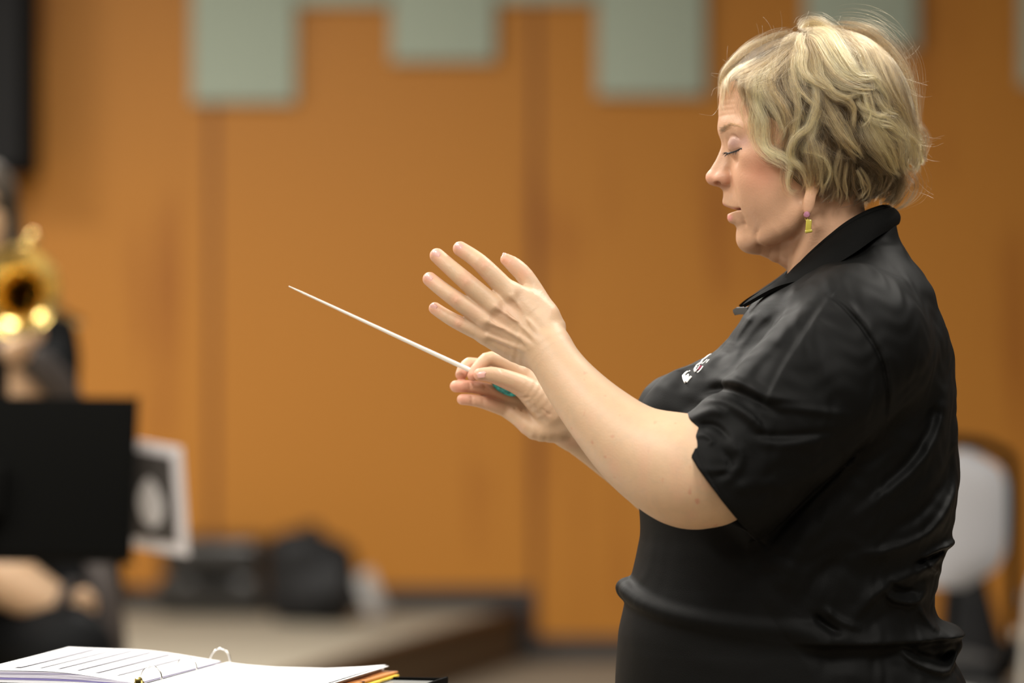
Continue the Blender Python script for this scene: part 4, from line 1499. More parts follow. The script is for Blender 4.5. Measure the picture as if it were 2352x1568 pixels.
def bags():
    def zr(v):
        return (CAM_Z - RISER_H) * FPX / (v - 784)
    # backpack
    d = zr(1436); t = d / FPX; y = d - CAM_D
    cx = (712 - 1176) * t
    r = empty('backpack', (cx, y, RISER_H), 'slumped black backpack standing on the riser beside a dark case', 'backpack')
    S = Sdf()
    def P(x, yy, z): return (1176 + x * 2000, 784 + (CAM_Z - z) * 2000, yy * 2000)
    u, v, w = P(cx, y + 0.12, RISER_H + 0.15)
    S.chain([(u - 170, v - 150, w, 150), (u + 170, v - 150, w, 150), (u + 170, v + 150, w, 150), (u - 170, v + 150, w, 150), (u - 170, v - 150, w, 150)], 0, conv=False)
    S.ell((u, v, w), (310, 320, 180), 60, conv=False)
    S.ell((u - 90, v - 230, w), (240, 150, 170), 90, conv=False)
    S.ell((u + 70, v + 120, w - 130), (190, 160, 130), 60, conv=False)
    fl = 784 + (CAM_Z - RISER_H) * 2000
    S.func(lambda x, yy, z: (fl - 2 - yy).astype(np.float32), (u - 600, v - 600, w - 600), (u + 600, v + 700, w + 600), 30, 's')
    for k in range(5):
        S.fold([(u - 240 + k * 110, v - 260), (u - 200 + k * 100, v), (u - 230 + k * 110, v + 260)], 8 * (-1) ** k, 22, side=0)
    blob('bag_body', M_nylon, r, S, 16)
    MB().tube([(cx - 0.03, y + 0.1, RISER_H + 0.325), (cx - 0.025, y + 0.1, RISER_H + 0.35), (cx + 0.02, y + 0.1, RISER_H + 0.35), (cx + 0.03, y + 0.1, RISER_H + 0.32)], 0.012, 8).build('carry_loop', M_nylon, r)
    MB().grid([[(cx + 0.02 + 0.1 * q, y - 0.045 - 0.03 * math.sin(PI * p), RISER_H + 0.05 + 0.16 * p) for q in (0, .5, 1)] for p in np.linspace(0, 1, 6)], thick=-0.02).build('front_pocket', M_nylon, r)
    # instrument case
    d2 = zr(1416); t2 = d2 / FPX; y2 = d2 - CAM_D
    c2 = (492 - 1176) * t2
    r = empty('instrument_case', (c2, y2, RISER_H), 'long dark instrument case lying on the riser beside the backpack', 'instrument case')
    MB().box((c2, y2 + 0.16, RISER_H + 0.078), (0.40, 0.34, 0.152), rot=(0, 0, math.radians(-6)), bev=0.03).build('lower_shell', M_case, r)
    MB().box((c2, y2 + 0.16, RISER_H + 0.224), (0.39, 0.33, 0.136), rot=(0, 0, math.radians(-6)), bev=0.045).build('lid', M_case, r)
    hb = MB(); hb.tube([(c2 - 0.07, y2 - 0.02, RISER_H + 0.13), (c2 - 0.06, y2 - 0.045, RISER_H + 0.13), (c2 + 0.06, y2 - 0.055, RISER_H + 0.13), (c2 + 0.07, y2 - 0.03, RISER_H + 0.13)], 0.01, 8)
    hb.build('handle', M_black_metal, r)
    for s in (-0.15, 0.15):
        MB().box((c2 + s, y2 - 0.012 - s * 0.1, RISER_H + 0.135), (0.035, 0.012, 0.04), bev=.003).build('latch', M_case, r)
    # flat soft case behind / left
    d3 = zr(1404); t3 = d3 / FPX; y3 = d3 - CAM_D
    c3 = (262 - 1176) * t3
    r = empty('soft_case', (c3, y3, RISER_H), 'low black soft case on the riser next to the seated musician', 'instrument case')
    S = Sdf(); u, v, w = P(c3, y3 + 0.1, RISER_H + 0.05)
    S.chain([(u - 130, v, w, 100), (u + 170, v + 10, w + 30, 88)], conv=False)
    S.func(lambda x, yy, z: (fl - 2 - yy).astype(np.float32), (u - 600, v - 600, w - 600), (u + 600, v + 700, w + 600), 20, 's')
    blob('case_body', M_nylon, r, S, 14)
    MB().tube([(c3 - 0.05, y3 + 0.06, RISER_H + 0.1), (c3 - 0.03, y3 + 0.03, RISER_H + 0.125), (c3 + 0.03, y3 + 0.03, RISER_H + 0.125), (c3 + 0.05, y3 + 0.06, RISER_H + 0.1)], 0.008, 8).build('handle', M_black_metal, r)
    # pale towel / paper leaning on the backpack
    M_cl = mat('pale_paper', (0.42, 0.40, 0.38), 0.8)
    q = lambda px, py, d: tuple(wpt(px, py, d))
    rows = []
    for i in range(7):
        s = i / 6
        a = Vector(q(812, 1322, d + 0.12)).lerp(Vector(q(850, 1422, d - 0.0)), s)
        b = Vector(q(852, 1306, d + 0.12)).lerp(Vector(q(890, 1398, d + 0.1)), s)
        rows.append([tuple(a.lerp(b, k / 4) + Vector((0, -0.012 * math.sin(PI * k / 4 + s), 0))) for k in range(5)])
    o = MB().grid(rows, thick=0.004).build('paper_sheet', M_cl)
    tag(o, 'pale crumpled paper leaning beside the black backpack on the riser', 'paper')


bags()


# ------------------------------------------------------------------ musician, trombone, music stand
def musician():
    W0 = 7300
    r = empty('person', tuple(wpt(0, 1568, 8.1) * 1)[:2] + (0,), 'seated musician in black behind the music stand playing a brass instrument', 'person')
    M_dark = mat('black_blouse', (0.004, 0.0044, 0.005), 0.75, 0, 0.15)
    M_sheer = mat('brown_sheer_sleeve', (0.055, 0.043, 0.038), 0.6)
    M_brown = mat('dark_brown_hair', (0.035, 0.024, 0.014), 0.55)
    M_sk = mat('musician_skin', (0.58, 0.38, 0.23), 0.5, sss=0.05)
    w = W0
    B = Sdf()
    B.chain([(-62, 470, w - 40, 88), (-66, 545, w - 60, 74), (-66, 600, w - 70, 40)], 20, sub=3)          # head
    B.chain([(-62, 470, w - 118, 9), (-62, 505, w - 138, 13)], 12)
    for s in (-1, 1):
        B.ell((-62 + 34 * s, 472, w - 150), (34, 22, 40), 20, 's')
        B.ball(-62 + 33 * s, 473, w - 100, 18, 4)
    B.chain([(-80, 540, w - 118, 7), (-62, 543, w - 126, 8), (-44, 540, w - 118, 7)], 8)
    B.chain([(-60, 560, w + 20, 58), (-58, 700, w + 40, 62), (-50, 860, w + 40, 140)], 30, sub=3)           # neck, chest
    B.chain([(60, 850, w - 300, 36), (66, 890, w - 330, 46), (70, 1000, w - 200, 50), (60, 1060, w - 60, 50)], 20, sub=3)
    B.chain([(60, 850, w - 300, 36), (44, 800, w - 520, 28)], 20)     # arm that holds the instrument
    B.chain([(30, 805, w - 560, 28), (66, 780, w - 600, 17), (90, 770, w - 590, 13)], 10, sub=2)
    B.chain([(-230, 1110, w - 60, 66), (-110, 1262, w - 240, 70), (0, 1320, w - 330, 66), (80, 1366, w - 360, 56), (142, 1398, w - 370, 42)], 20, sub=4)
    B.chain([(142, 1398, w - 370, 40), (182, 1382, w - 372, 27)], 10)
    for k, (du, dv) in enumerate(((52, 18), (48, 34), (38, 46), (24, 50))):
        B.chain([(182, 1380 + 5 * k, w - 372 + k * 14, 13), (170 + du * .8, 1384 + dv * .7, w - 380 + k * 14, 11), (156 + du * .7, 1396 + dv * .7, w - 376 + k * 14, 9)], 5)
    B.chain([(165, 1370, w - 390, 15), (196, 1362, w - 402, 12), (212, 1378, w - 402, 10)], 6)
    V, F = B.mesh(12)
    mesh_obj('body', to_world(V), F, M_sk, r)
    H = Sdf()
    H.chain([(-60, 462, w + 0, 104), (-52, 540, w + 50, 92)], 20)
    H.chain([(14, 500, w - 20, 34), (26, 600, w - 10, 30), (22, 720, w - 40, 26), (30, 800, w - 80, 14)], 14, sub=3)
    H.chain([(-140, 500, w - 20, 34), (-150, 640, w - 10, 30)], 14)
    H.ell((-66, 540, w - 190), (120, 190, 110), 16, 's')
    V, F = H.mesh(14)
    mesh_obj('hair', to_world(V), F, M_brown, r)
    T = Sdf()
    T.chain([(-30, 800, w + 60, 150), (-20, 1000, w + 60, 165), (0, 1300, w + 20, 190)], 40, sub=3)
    T.chain([(-140, 770, w + 60, 70), (70, 745, w + 60, 72), (116, 800, w + 40, 66), (124, 880, w - 60, 58)], 40, sub=3)
    T.chain([(-180, 800, w + 20, 84), (-235, 1080, w - 20, 74)], 30)
    T.chain([(118, 1240, w, 90), (150, 1380, w - 60, 90)], 40)
    V, F = T.mesh(16)
    mesh_obj('blouse', to_world(V), F, M_dark, r)
    S = Sdf()
    S.chain([(-40, 775, w - 400, 30), (40, 806, w - 450, 34), (104, 852, w - 430, 38), (146, 905, w - 360, 38), (168, 960, w - 280, 36)], 10, sub=4)
    V, F = S.mesh(12)
    o = mesh_obj('sleeve', to_world(V), F, M_sheer, r)
    tag(o, 'brownish sheer sleeve')
    S2 = Sdf()
    S2.chain([(210, 1262, w - 60, 34), (232, 1340, w - 110, 40), (250, 1430, w - 120, 36), (252, 1500, w - 100, 40)], 20, sub=3)
    V, F = S2.mesh(14)
    mesh_obj('shawl', to_world(V), F, M_sheer, r)
    Lg = Sdf()
    for s, kn in ((0, (190, 1500)), (-1, (-210, 1490))):
        Lg.chain([(20 - 160 * (s != 0), 1430, w + 150, 130), (kn[0] - 20, kn[1], w - 480, 96), (kn[0] - 30, 1900, w - 440, 74), (kn[0] - 20, 2090, w - 400, 56)], 40, sub=2)
    Lg.func(lambda x, y, z: (3180 - y).astype(np.float32), (-4000, 2800, 0), (3000, 5000, 12000), 4, 's')
    V, F = Lg.mesh(22)
    mesh_obj('trousers', to_world(V), F, M_dark, r)
    # wrist band
    a = [cv(134, 1330, w - 392), cv(160, 1346, w - 402)]
    pts = []
    c = np.array(cv(150, 1386, w - 368)); d = np.array(cv(186, 1392, w - 372)) - np.array(cv(100, 1362, w - 360)); d /= np.linalg.norm(d)
    u = np.cross(d, [0, 0, 1.0]); u /= np.linalg.norm(u); q = np.cross(d, u)
    for k in range(20):
        an = 2 * PI * k / 20
        pts.append(Vector(to_world(c + (u * math.cos(an) + q * math.sin(an)) * 82)))
    MB().tube(pts, 0.014, 8, closed=True).build('wristband', mat('dark_wristband', (0.016, 0.010, 0.009), 0.6), r)
    return r


musician()


def trombone():
    d = 7.55
    c = wpt(33, 668, d)
    ax = Vector((0.12, 1, -0.10)).normalized()        # from the bell rim back to the player
    r = empty('trombone', c, 'brass trombone with its bell turned to the camera at the left edge', 'trombone')
    prof = [(0.0, 0.089), (-0.001, 0.0905), (0.001, 0.092), (0.004, 0.0895), (0.010, 0.076), (0.022, 0.058), (0.040, 0.044), (0.07, 0.034), (0.12, 0.025), (0.2, 0.018), (0.32, 0.0125), (0.55, 0.010)]
    inner = [(0.0, 0.0885), (0.006, 0.074), (0.020, 0.055), (0.040, 0.041), (0.07, 0.031), (0.12, 0.022), (0.2, 0.015), (0.3, 0.010)]
    mb = MB()
    mb.lathe(prof, c, ax, 48)
    mb.lathe(inner[::-1], c, ax, 48)
    mb.build('bell', M_brass, r)
    up = Vector((0, 0, 1)); sd = ax.cross(up).normalized() * -1
    e = c + ax * 0.55
    bow = [e]
    for k in range(1, 13):
        an = PI * k / 12
        bow.append(e + ax * (0.055 * math.sin(an)) + (Vector((-1, 0, 0.1)).normalized()) * (0.055 * (1 - math.cos(an))))
    L = Vector((-1, 0, 0.1)).normalized() * 0.11
    bow.append(e + L - ax * 0.25)
    MB().tube(bow, 0.010, 12).build('tuning_slide', M_brass, r)
    s0 = e + L - ax * 0.2
    mb = MB()
    mb.tube([s0, s0 - ax * 0.75], 0.0075, 12)
    q = Vector((0.1, 0, 1)).normalized() * -0.09
    mb.tube([s0 + q, s0 - ax * 0.75 + q], 0.0075, 12)
    pts = []
    for k in range(13):
        an = PI * k / 12
        pts.append(s0 - ax * (0.75 + 0.045 * math.sin(an)) + q * (0.5 - 0.5 * math.cos(an)))
    mb.tube(pts, 0.0075, 12)
    mb.build('hand_slide', M_brass, r)
    MB().tube([s0 + q * 0.02, s0 + q * 0.98], 0.006, 10).build('slide_brace', M_chrome, r)
    MB().tube([c + ax * 0.22 + Vector((-0.005, 0, 0)), c + ax * 0.22 + L], 0.005, 10).build('bell_brace', M_brass, r)
    MB().lathe([(0, 0.006), (0.02, 0.006), (0.05, 0.009), (0.06, 0.0125), (0.064, 0.012), (0.062, 0.008)], s0 + q, ax, 24).build('mouthpiece', M_chrome, r)
    # tuning knobs that catch the light beside the bell
    for (px, py, dd) in ((38, 588, 7.75), (72, 545, 7.85)):
        k0 = wpt(px, py, dd)
        MB().lathe([(0, 0.0), (0.001, 0.010), (0.006, 0.013), (0.014, 0.013), (0.02, 0.009), (0.022, 0)], k0, ax, 20).build('tuning_knob', M_brass, r)
    MB().tube([wpt(72, 545, 7.87), wpt(50, 590, 7.87), wpt(30, 650, 7.8)], 0.006, 10).build('trigger_tube', M_brass, r)
    return r


trombone()


def music_stand(c_top, width, height, lean, yaw, floor_z, label, name='music_stand', roll=0.0):
    """desk seen from its back; c_top: middle of the top edge"""
    r = empty(name, (c_top[0], c_top[1], floor_z), label, 'music stand')
    R = Euler((lean, roll, yaw), 'XYZ').to_matrix()
    p = lambda x, y, z: Vector(c_top) + R @ Vector((x, y, z))
    mb = MB(); mb.box(p(0, 0, -height / 2), (width, 0.004, height), rot=R, bev=0.0012)
    for s in (-1, 1):
        mb.box(p(s * width / 2, -0.004, -height / 2), (0.004, 0.012, height), rot=R, bev=0.001)
    mb.build('desk', M_black_metal, r)
    MB().box(p(0, 0.032, -height), (width, 0.064, 0.004), rot=R, bev=0.001).build('lip', M_black_metal, r)
    MB().box(p(0, -0.02, -height * 0.62), (0.06, 0.035, 0.10), rot=R, bev=0.006).build('tilt_bracket', M_black_metal, r)
    b = p(0, -0.035, -height * 0.62)
    MB().tube([b, (b.x, b.y, floor_z + 0.45)], 0.0085, 14).build('upper_tube', M_black_metal, r)
    MB().tube([(b.x, b.y, floor_z + 0.62), (b.x, b.y, floor_z + 0.05)], 0.013, 14).build('lower_tube', M_black_metal, r)
    for k in range(3):
        an = 2 * PI * k / 3 + 0.4
        dx, dy = math.cos(an), math.sin(an)
        MB().tube([(b.x, b.y, floor_z + 0.10), (b.x + dx * .12, b.y + dy * .12, floor_z + 0.05), (b.x + dx * .26, b.y + dy * .26, floor_z + 0.011)], 0.010, 10).build('leg', M_black_metal, r)
    return R, p


def stand_and_book():
    d = 7.2
    ct = wpt(-10, 910, d)
    w_ = 2 * 328 * d / FPX
    R, p = music_stand(ct, w_, 0.302, math.radians(-14), math.radians(-2), 0.0, 'black music stand desk seen from behind in front of the seated musician', roll=math.radians(0.5))
    # picture sheet standing on the lip, sticking out to the right
    M_white = mat('white_border', (0.66, 0.63, 0.64), 0.7)
    M_grey = mat('dark_picture', (0.050, 0.045, 0.043), 0.5, noise=0.3, nscale=9)
    M_pale = mat('pale_shape', (0.62, 0.60, 0.60), 0.6)
    dd = 7.26
    TL, TR, BR, BL = [wpt(px, py, q) for px, py, q in ((146, 982, dd), (418, 1028, dd), (435, 1277, dd + 0.05), (163, 1231, dd + 0.05))]
    def at(a, b): return TL.lerp(TR, a).lerp(BL.lerp(BR, a), b)
    n = (TR - TL).cross(BL - TL).normalized()
    if n.y > 0: n = -n
    r = empty('sheet_music_folder', tuple(BL.lerp(BR, .5)), 'white bordered dark picture sheet jutting out from behind the music stand', 'folder')
    MB().grid([[tuple(at(i / 4, j / 4)) for j in range(5)] for i in range(5)], thick=0.004).build('cover', M_white, r)
    f = lambda a, b: tuple(at(a, b) + n * 0.0035)
    MB().grid([[f(0.08 + 0.83 * i / 6, 0.095 + 0.80 * j / 6) for j in range(7)] for i in range(7)], thick=0.002).build('picture', M_grey, r)
    rows = []
    for i in range(9):
        t = -1 + 2 * i / 8
        hw = 0.105 * math.sqrt(max(0, 1 - t * t)) * (1 + 0.35 * t * (t < 0)) + 0.002
        rows.append([tuple(at(0.705 + q * hw, 0.55 + 0.235 * t) + n * 0.0085) for q in (-1, -.5, 0, .5, 1)])
    MB().grid(rows, thick=0.0015).build('pale_shape', M_pale, r)


stand_and_book()


# ------------------------------------------------------------------ chairs
def chair_model(name, label, loc, rz, shell, frame, seat_m, floor_z, sc=1.0, back_top=0.86, bolts=True, back_lo=0.56):
    """stacking chair with a curved back, seat pad, and tube frame; faces local -y"""
    root = empty(name, (loc[0], loc[1], floor_z), label, 'chair')
    M = Matrix.Translation((loc[0], loc[1], floor_z)) @ Matrix.Rotation(rz, 4, 'Z') @ Matrix.Scale(sc, 4)
    T = lambda x, y, z: M @ Vector((x, y, z))
    rows = []
    for i in range(13):
        a = -1 + 2 * i / 12
        row = []
        for j in range(9):
            t = j / 8
            z = back_lo + (back_top - back_lo) * t
            edge = 1 - 0.42 * max(0, abs(t - 0.5) * 2) ** 5
            row.append(T(a * 0.215 * edge, 0.20 + 0.045 * t - 0.05 * (a * a) + 0.05, z))
        rows.append(row)
    MB().grid([[tuple(v) for v in row] for row in rows], thick=0.018).build('backrest', shell, root)
    mb = MB()
    rows = []
    for i in range(11):
        a = -1 + 2 * i / 10
        rows.append([tuple(T(a * 0.22 * (1 - .12 * abs(b) ** 4), b * 0.21, 0.465 - 0.02 * (1 - a * a) * (b < .6) - 0.03 * max(0, -b - .6))) for b in np.linspace(-1, 1, 11)])
    MB().grid(rows, thick=0.04).build('seat', seat_m, root)
    for s in (-1, 1):
        pts = [T(s * .235, -.22, .012), T(s * .235, -.20, .40), T(s * .235, -.17, .435), T(s * .235, .12, .435), T(s * .235, .215, .46), T(s * .232, .235, .56), T(s * .226, .262, back_top - .05), T(s * .19, .272, back_top + .005), T(s * .12, .275, back_top + .025), T(0, .275, back_top + .028)]
        MB().tube(catmull([tuple(q) for q in pts], 4), 0.0125 * sc, 10).build('frame_tube', frame, root)
        MB().tube([T(s * .235, .10, .44), T(s * .24, .24, .012)], 0.0115 * sc, 10).build('leg', frame, root)
        if bolts: MB().lathe([(0, 0), (0.0, 0.014), (0.006, 0.014), (0.008, 0.009), (0.008, 0)], T(s * .25, .22, .60), M.to_3x3() @ Vector((s, 0, 0)), 14).build('bolt', M_chrome, root)
    return root


M_greyshell = mat('silver_grey_shell', (0.60, 0.60, 0.63), 0.3, 0, 0.6)
M_blackpad = mat('black_seat_pad', (0.012, 0.012, 0.012), 0.6)
M_greytube = mat('grey_tube', (0.46, 0.45, 0.42), 0.35, 0.4)


def chairs():
    d = 8.8
    t = d / FPX
    c = wpt(2100, 1300, d)
    chair_model('stacking_chair', 'stacking chair with a silver grey curved back behind the conductor', (c.x - 0.075, c.y), math.radians(188), M_greyshell, M_black_metal, M_blackpad, 0.0, 1.04, back_top=0.915, back_lo=0.635)
    c = wpt(2455, 1300, 8.5)
    chair_model('stacking_chair', 'stacking chair with a grey tube frame at the right edge of the photo', (c.x - 0.0, c.y), math.radians(200), M_blackpad, M_greytube, M_blackpad, 0.0, 0.96, back_top=0.76)
    # musician's chair
    c = wpt(-20, 1400, 8.15)
    chair_model('musician_chair', 'black chair the seated musician sits on behind the music stand', (c.x, c.y + 0.1), 0.0, M_blackpad, M_black_metal, M_blackpad, 0.0, 1.0, back_top=0.80, bolts=False)

    # soft gig bag standing between the two chairs
    d = 9.35; t = d / FPX
    a, b = wpt(2236, 1300, d), wpt(2236, 1300, d)
    r = empty('gig_bag', (a.x, a.y, 0), 'black soft gig bag standing on the floor between the two stacking chairs', 'instrument case')
    S = Sdf()
    q = lambda x, y, z: (1176 + x * 2000, 784 + (CAM_Z - z) * 2000, y * 2000)
    pts = [(a.x - 0.02, a.y, 0.60), (a.x - 0.005, a.y, 0.42), (a.x, a.y, 0.14)]
    S.chain([q(*p) + (rr,) for p, rr in zip(pts, (110, 165, 190))], 30, conv=False, sub=3, sq=((0, 0, 1), 0.7))
    S.func(lambda x, y, z: ((784 + CAM_Z * 2000 - 4) - y).astype(np.float32), (0, 2000, 5000), (6000, 4000, 14000), 20, 's')
    u0, v0 = q(*pts[1])[:2]
    for k in range(6):
        S.fold([(u0 - 160, v0 - 200 + k * 120), (u0, v0 - 150 + k * 120), (u0 + 170, v0 - 215 + k * 120)], 9 * (-1) ** k, 26, side=0)
    blob('bag_body', M_nylon, r, S, 14)
    MB().tube([(a.x - 0.06, a.y - 0.07, 0.62), (a.x - 0.075, a.y - 0.10, 0.5), (a.x - 0.07, a.y - 0.11, 0.30), (a.x - 0.05, a.y - 0.1, 0.2)], 0.012, 8).build('strap', M_black_metal, r)
    k0 = wpt(2174, 1312, 9.1)
    MB().lathe([(0, 0.0), (0.001, 0.010), (0.006, 0.013), (0.012, 0.013), (0.018, 0.008), (0.02, 0)], k0, (0.1, 1, -0.2), 18).build('glint_knob', M_chrome, r)  # chrome knob added for its bright blurred glint, not part of the bag


chairs()


# ------------------------------------------------------------------ conductor's desk, binder and papers
def conductor_desk():
    U = Vector((0.972, -0.233, 0)); Vd = Vector((0.233, 0.972, 0)); Z = Vector((0, 0, 1))
    Rz = Matrix(((U.x, Vd.x, 0), (U.y, Vd.y, 0), (0, 0, 1)))
    corner = Vector((-0.0755, 0.09, 0.0))
    zt = 0.8005
    cc = corner - U * 0.33 - Vd * 0.19
    r = empty('conductor_stand', (cc.x, cc.y, 0), 'black flat conductor stand holding the open binder at the bottom edge', 'music stand')
    mb = MB(); mb.box((cc.x, cc.y, zt - 0.003), (0.66, 0.38, 0.006), rot=Rz, bev=0.002); mb.build('desk', M_black_metal, r)
    mb = MB()
    e = cc + U * 0.329
    mb.box((e.x, e.y, zt + 0.003), (0.004, 0.38, 0.008), rot=Rz, bev=0.001)
    e = cc + Vd * 0.189
    mb.box((e.x, e.y, zt + 0.0025), (0.66, 0.004, 0.006), rot=Rz, bev=0.001)
    mb.build('rim', M_black_metal, r)
    MB().tube([(cc.x, cc.y, zt - 0.006), (cc.x, cc.y, 0.35)], 0.012, 14).build('upper_tube', M_black_metal, r)
    MB().tube([(cc.x, cc.y, 0.55), (cc.x, cc.y, 0.04)], 0.018, 14).build('lower_tube', M_black_metal, r)
    MB().lathe([(0, 0.0), (0.0, 0.20), (0.012, 0.20), (0.02, 0.17), (0.035, 0.04), (0.06, 0.022)], (cc.x, cc.y, 0), Z, 36).build('base', M_black_metal, r)

    S0 = Vector((-0.417, -0.11, 0)); S1 = Vector((-0.345, 0.19, 0))
    def pg(s, t, z, side=-1):
        q = S0.lerp(S1, s) + U * (side * (0.197 if side < 0 else 0.214) * t)
        return Vector((q.x, q.y, z))
    zc = 0.8150
    M_paper = mat('white_paper', (0.86, 0.86, 0.87), 0.75)
    M_edge = bpy.data.materials.new('paper_edges'); M_edge.use_nodes = True
    nt = M_edge.node_tree; b = nt.nodes['Principled BSDF']
    tc = nt.nodes.new('ShaderNodeTexCoord'); mp = nt.nodes.new('ShaderNodeMapping'); mp.inputs['Scale'].default_value = (3, 3, 900)
    n = nt.nodes.new('ShaderNodeTexNoise'); n.inputs['Scale'].default_value = 1.0; n.inputs['Detail'].default_value = 2
    rp = nt.nodes.new('ShaderNodeValToRGB'); rp.color_ramp.elements[0].position = .38; rp.color_ramp.elements[0].color = (0.30, 0.27, 0.40, 1); rp.color_ramp.elements[1].position = .6; rp.color_ramp.elements[1].color = (0.78, 0.76, 0.84, 1)
    nt.links.new(tc.outputs['Object'], mp.inputs[0]); nt.links.new(mp.outputs[0], n.inputs[0]); nt.links.new(n.outputs[0], rp.inputs[0]); nt.links.new(rp.outputs[0], b.inputs['Base Color'])
    M_ink = mat('grey_print', (0.32, 0.32, 0.36), 0.8)
    M_lav = mat('lavender_divider', (0.22, 0.19, 0.42), 0.6)
    M_cover = mat('white_binder_cover', (0.72, 0.72, 0.74), 0.35)
    root = empty('ring_binder', (S0.x, S0.y, zc), 'open white three ring binder with printed pages on the conductor stand', 'binder')
    # covers
    zr = lambda s, t: zc + float(np.interp(t, [0, .12, .3, .6, .8, .95, 1.1], [.0012, -.0018, -.0040, -.0042, -.0015, .0016, .0035]))
    mb = MB()
    for sd in (-1, 1):
        mb.grid([[tuple(pg(-0.03 + 1.05 * i / 8, 0.02 + (1.03 if sd < 0 else 0.90) * j / 8, (zc if sd < 0 else zr(0, 0.02 + 0.90 * j / 8)) - 0.0036, sd)) for i in range(9)] for j in range(9)], thick=0.002 * sd)
    mb.box(tuple(S0.lerp(S1, .49) + Z * (zc - 0.0035)), (0.03, 0.32, 0.003), rot=Rz)
    mb.build('cover', M_cover, root)

    def ztop(s, t):          # height of the left stack
        return zc + 0.0020 + 0.0120 * math.sin(min(1, t / 0.62) * PI / 2) ** 1.2 - 0.0012 * max(0, t - .6) + 0.002 * s * s * t ** 3
    nl = 13
    def sheetrows(f, s0=0.0, s1=1.0, t0=0.02, t1=1.0, sd=-1, off=0.0):
        return [[tuple(pg(s0 + (s1 - s0) * i / 12, t0 + (t1 - t0) * j / 16, f(s0 + (s1 - s0) * i / 12, t0 + (t1 - t0) * j / 16) + off, sd)) for i in range(nl)] for j in range(17)]
    # lower part of the stack: sheets between cover and top page
    for k, (f0, f1, m, ex) in enumerate(((0.0, .22, M_cover, 1.015), (.24, .40, M_lav, 1.01), (.42, .66, M_edge, 1.0), (.68, .93, M_edge, 0.995))):
        lo = lambda s, t: zc + (ztop(s, t) - zc) * f0
        hi = lambda s, t: zc + (ztop(s, t) - zc) * f1
        mb = MB()
        A = sheetrows(hi, t1=ex); Bq = sheetrows(lo, t1=ex)
        na = len(A) * nl
        V = [p for row in A for p in row] + [p for row in Bq for p in row]
        F = []
        for j in range(16):
            for i in range(12):
                q = [j * nl + i, j * nl + i + 1, (j + 1) * nl + i + 1, (j + 1) * nl + i]
                F.append(q); F.append([x + na for x in q][::-1])
        bd = [i for i in range(nl)] + [j * nl + nl - 1 for j in range(1, 17)] + [16 * nl + i for i in range(nl - 2, -1, -1)] + [j * nl for j in range(15, 0, -1)]
        for a_, b_ in zip(bd, bd[1:] + bd[:1]): F.append([b_, a_, a_ + na, b_ + na])
        mb.add(V, F)
        mb.build('page_stack', m, root)
    # top page, its print and its curled corner
    page = MB()
    page.grid(sheetrows(ztop), thick=-0.0004)
    for (t, s0, s1, wd) in ((.80, .10, .93, .055), (.66, .10, .93, .026), (.545, .10, .93, .026), (.43, .10, .93, .026), (.315, .10, .93, .026), (.20, .12, .9, .018)):
        page.grid([[tuple(pg(s0 + (s1 - s0) * i / 10, t + dt, ztop(s0 + (s1 - s0) * i / 10, t + dt) + 0.0012)) for i in range(11)] for dt in (-wd / 2, wd / 2)], m=1)
    rg = random.Random(5)
    for t in (.9, .86, .73, .60, .49, .37, .26):
        s = .14
        while s < .9:
            ln = rg.uniform(.012, .05)
            if rg.random() < .5:
                page.grid([[tuple(pg(s + ln * i, t + dt, ztop(s + ln * i, t + dt) + 0.0012)) for i in (0, 1)] for dt in (-.008, .008)], m=1)
            s += ln + rg.uniform(.02, .08)
    page.build('printed_page', [M_paper, M_ink], root)
    # right-hand pages
    MB().grid(sheetrows(zr, s0=-0.02, s1=1.0, t1=0.94, sd=1), thick=-0.0006).build('blank_page', M_paper, root)
    MB().grid(sheetrows(lambda s, t: zr(s, t) - 0.0014, s0=-0.03, s1=0.99, t1=0.96, sd=1), thick=-0.0006).build('blank_page', M_paper, root)
    for s in (.13, .54, .95):
        c = S0.lerp(S1, s)
        pts = []
        for k in range(17):
            an = math.radians(-20 + 220 * k / 16)
            pts.append((c.x + U.x * 0.0125 * math.cos(an) + Vd.x * 0.002 * math.sin(an), c.y + U.y * 0.0125 * math.cos(an), zc + 0.0035 + 0.0150 * math.sin(an)))
        MB().tube(pts, 0.0010, 10).build('ring', M_chrome, root)
    c = S0.lerp(S1, -0.005)
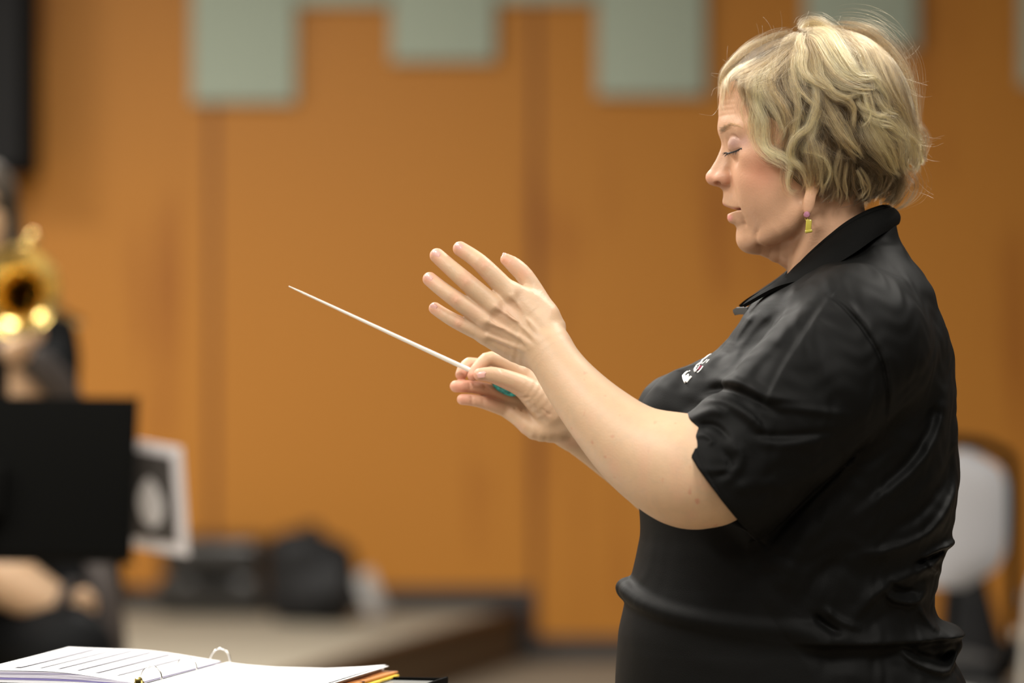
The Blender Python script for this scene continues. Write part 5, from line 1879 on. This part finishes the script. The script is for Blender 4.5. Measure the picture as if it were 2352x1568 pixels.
    mb = MB(); mb.box((c.x, c.y, zc + 0.002), (0.010, 0.014, 0.008), rot=Rz, bev=0.0035); mb.lathe([(0, 0.0045), (0.004, 0.0045), (0.006, 0.003), (0.0065, 0)], (c.x, c.y - 0.006, zc + 0.004), (0, -.5, 1), 16)
    mb.build('trigger', M_brass_plate, root)

    # booklets under the binder
    def booklet(name, label, cat, cr, w, h, z, th, m, rot):
        """cr: far right corner"""
        a = math.atan2(U.y, U.x) + rot
        u = Vector((math.cos(a), math.sin(a), 0)); v = Vector((-u.y, u.x, 0))
        c = Vector(cr) - u * w / 2 - v * h / 2
        R2 = Matrix(((u.x, v.x, 0), (u.y, v.y, 0), (0, 0, 1)))
        o = MB().box((c.x, c.y, z - th / 2), (w, h, th), rot=R2, bev=min(0.0012, th * .4)).build(name, m)
        return tag(o, label, cat)
    leo = bpy.data.materials.new('spotted_print'); leo.use_nodes = True
    nt = leo.node_tree; b = nt.nodes['Principled BSDF']; b.inputs['Roughness'].default_value = .4
    tc = nt.nodes.new('ShaderNodeTexCoord'); vo = nt.nodes.new('ShaderNodeTexVoronoi'); vo.inputs['Scale'].default_value = 62
    rp = nt.nodes.new('ShaderNodeValToRGB'); e = rp.color_ramp.elements
    e[0].position = .30; e[0].color = (0.10, 0.02, 0.008, 1); e[1].position = .42; e[1].color = (0.62, 0.26, 0.08, 1)
    nt.links.new(tc.outputs['Object'], vo.inputs[0]); nt.links.new(vo.outputs[0], rp.inputs[0]); nt.links.new(rp.outputs[0], b.inputs['Base Color'])
    booklet('spotted_folder', 'orange brown folder with dark spots under the right side of the binder', 'folder', (-0.1345, 0.140, 0), 0.070, 0.29, 0.8098, 0.0028, leo, -0.02)
    booklet('yellow_booklet', 'yellow booklet lying under the spotted folder on the conductor stand', 'booklet', (-0.1330, 0.130, 0), 0.068, 0.29, 0.8066, 0.0030, mat('yellow_cover', (0.80, 0.55, 0.06), 0.4, noise=0.25, nscale=50), 0.0)
    booklet('plastic_sleeve', 'clear grey plastic sleeve at the right end of the conductor stand', 'plastic sleeve', (-0.082, 0.082, 0), 0.12, 0.27, 0.8030, 0.0020, mat('grey_plastic', (0.40, 0.41, 0.40), 0.18, 0, .6), 0.01)


conductor_desk()
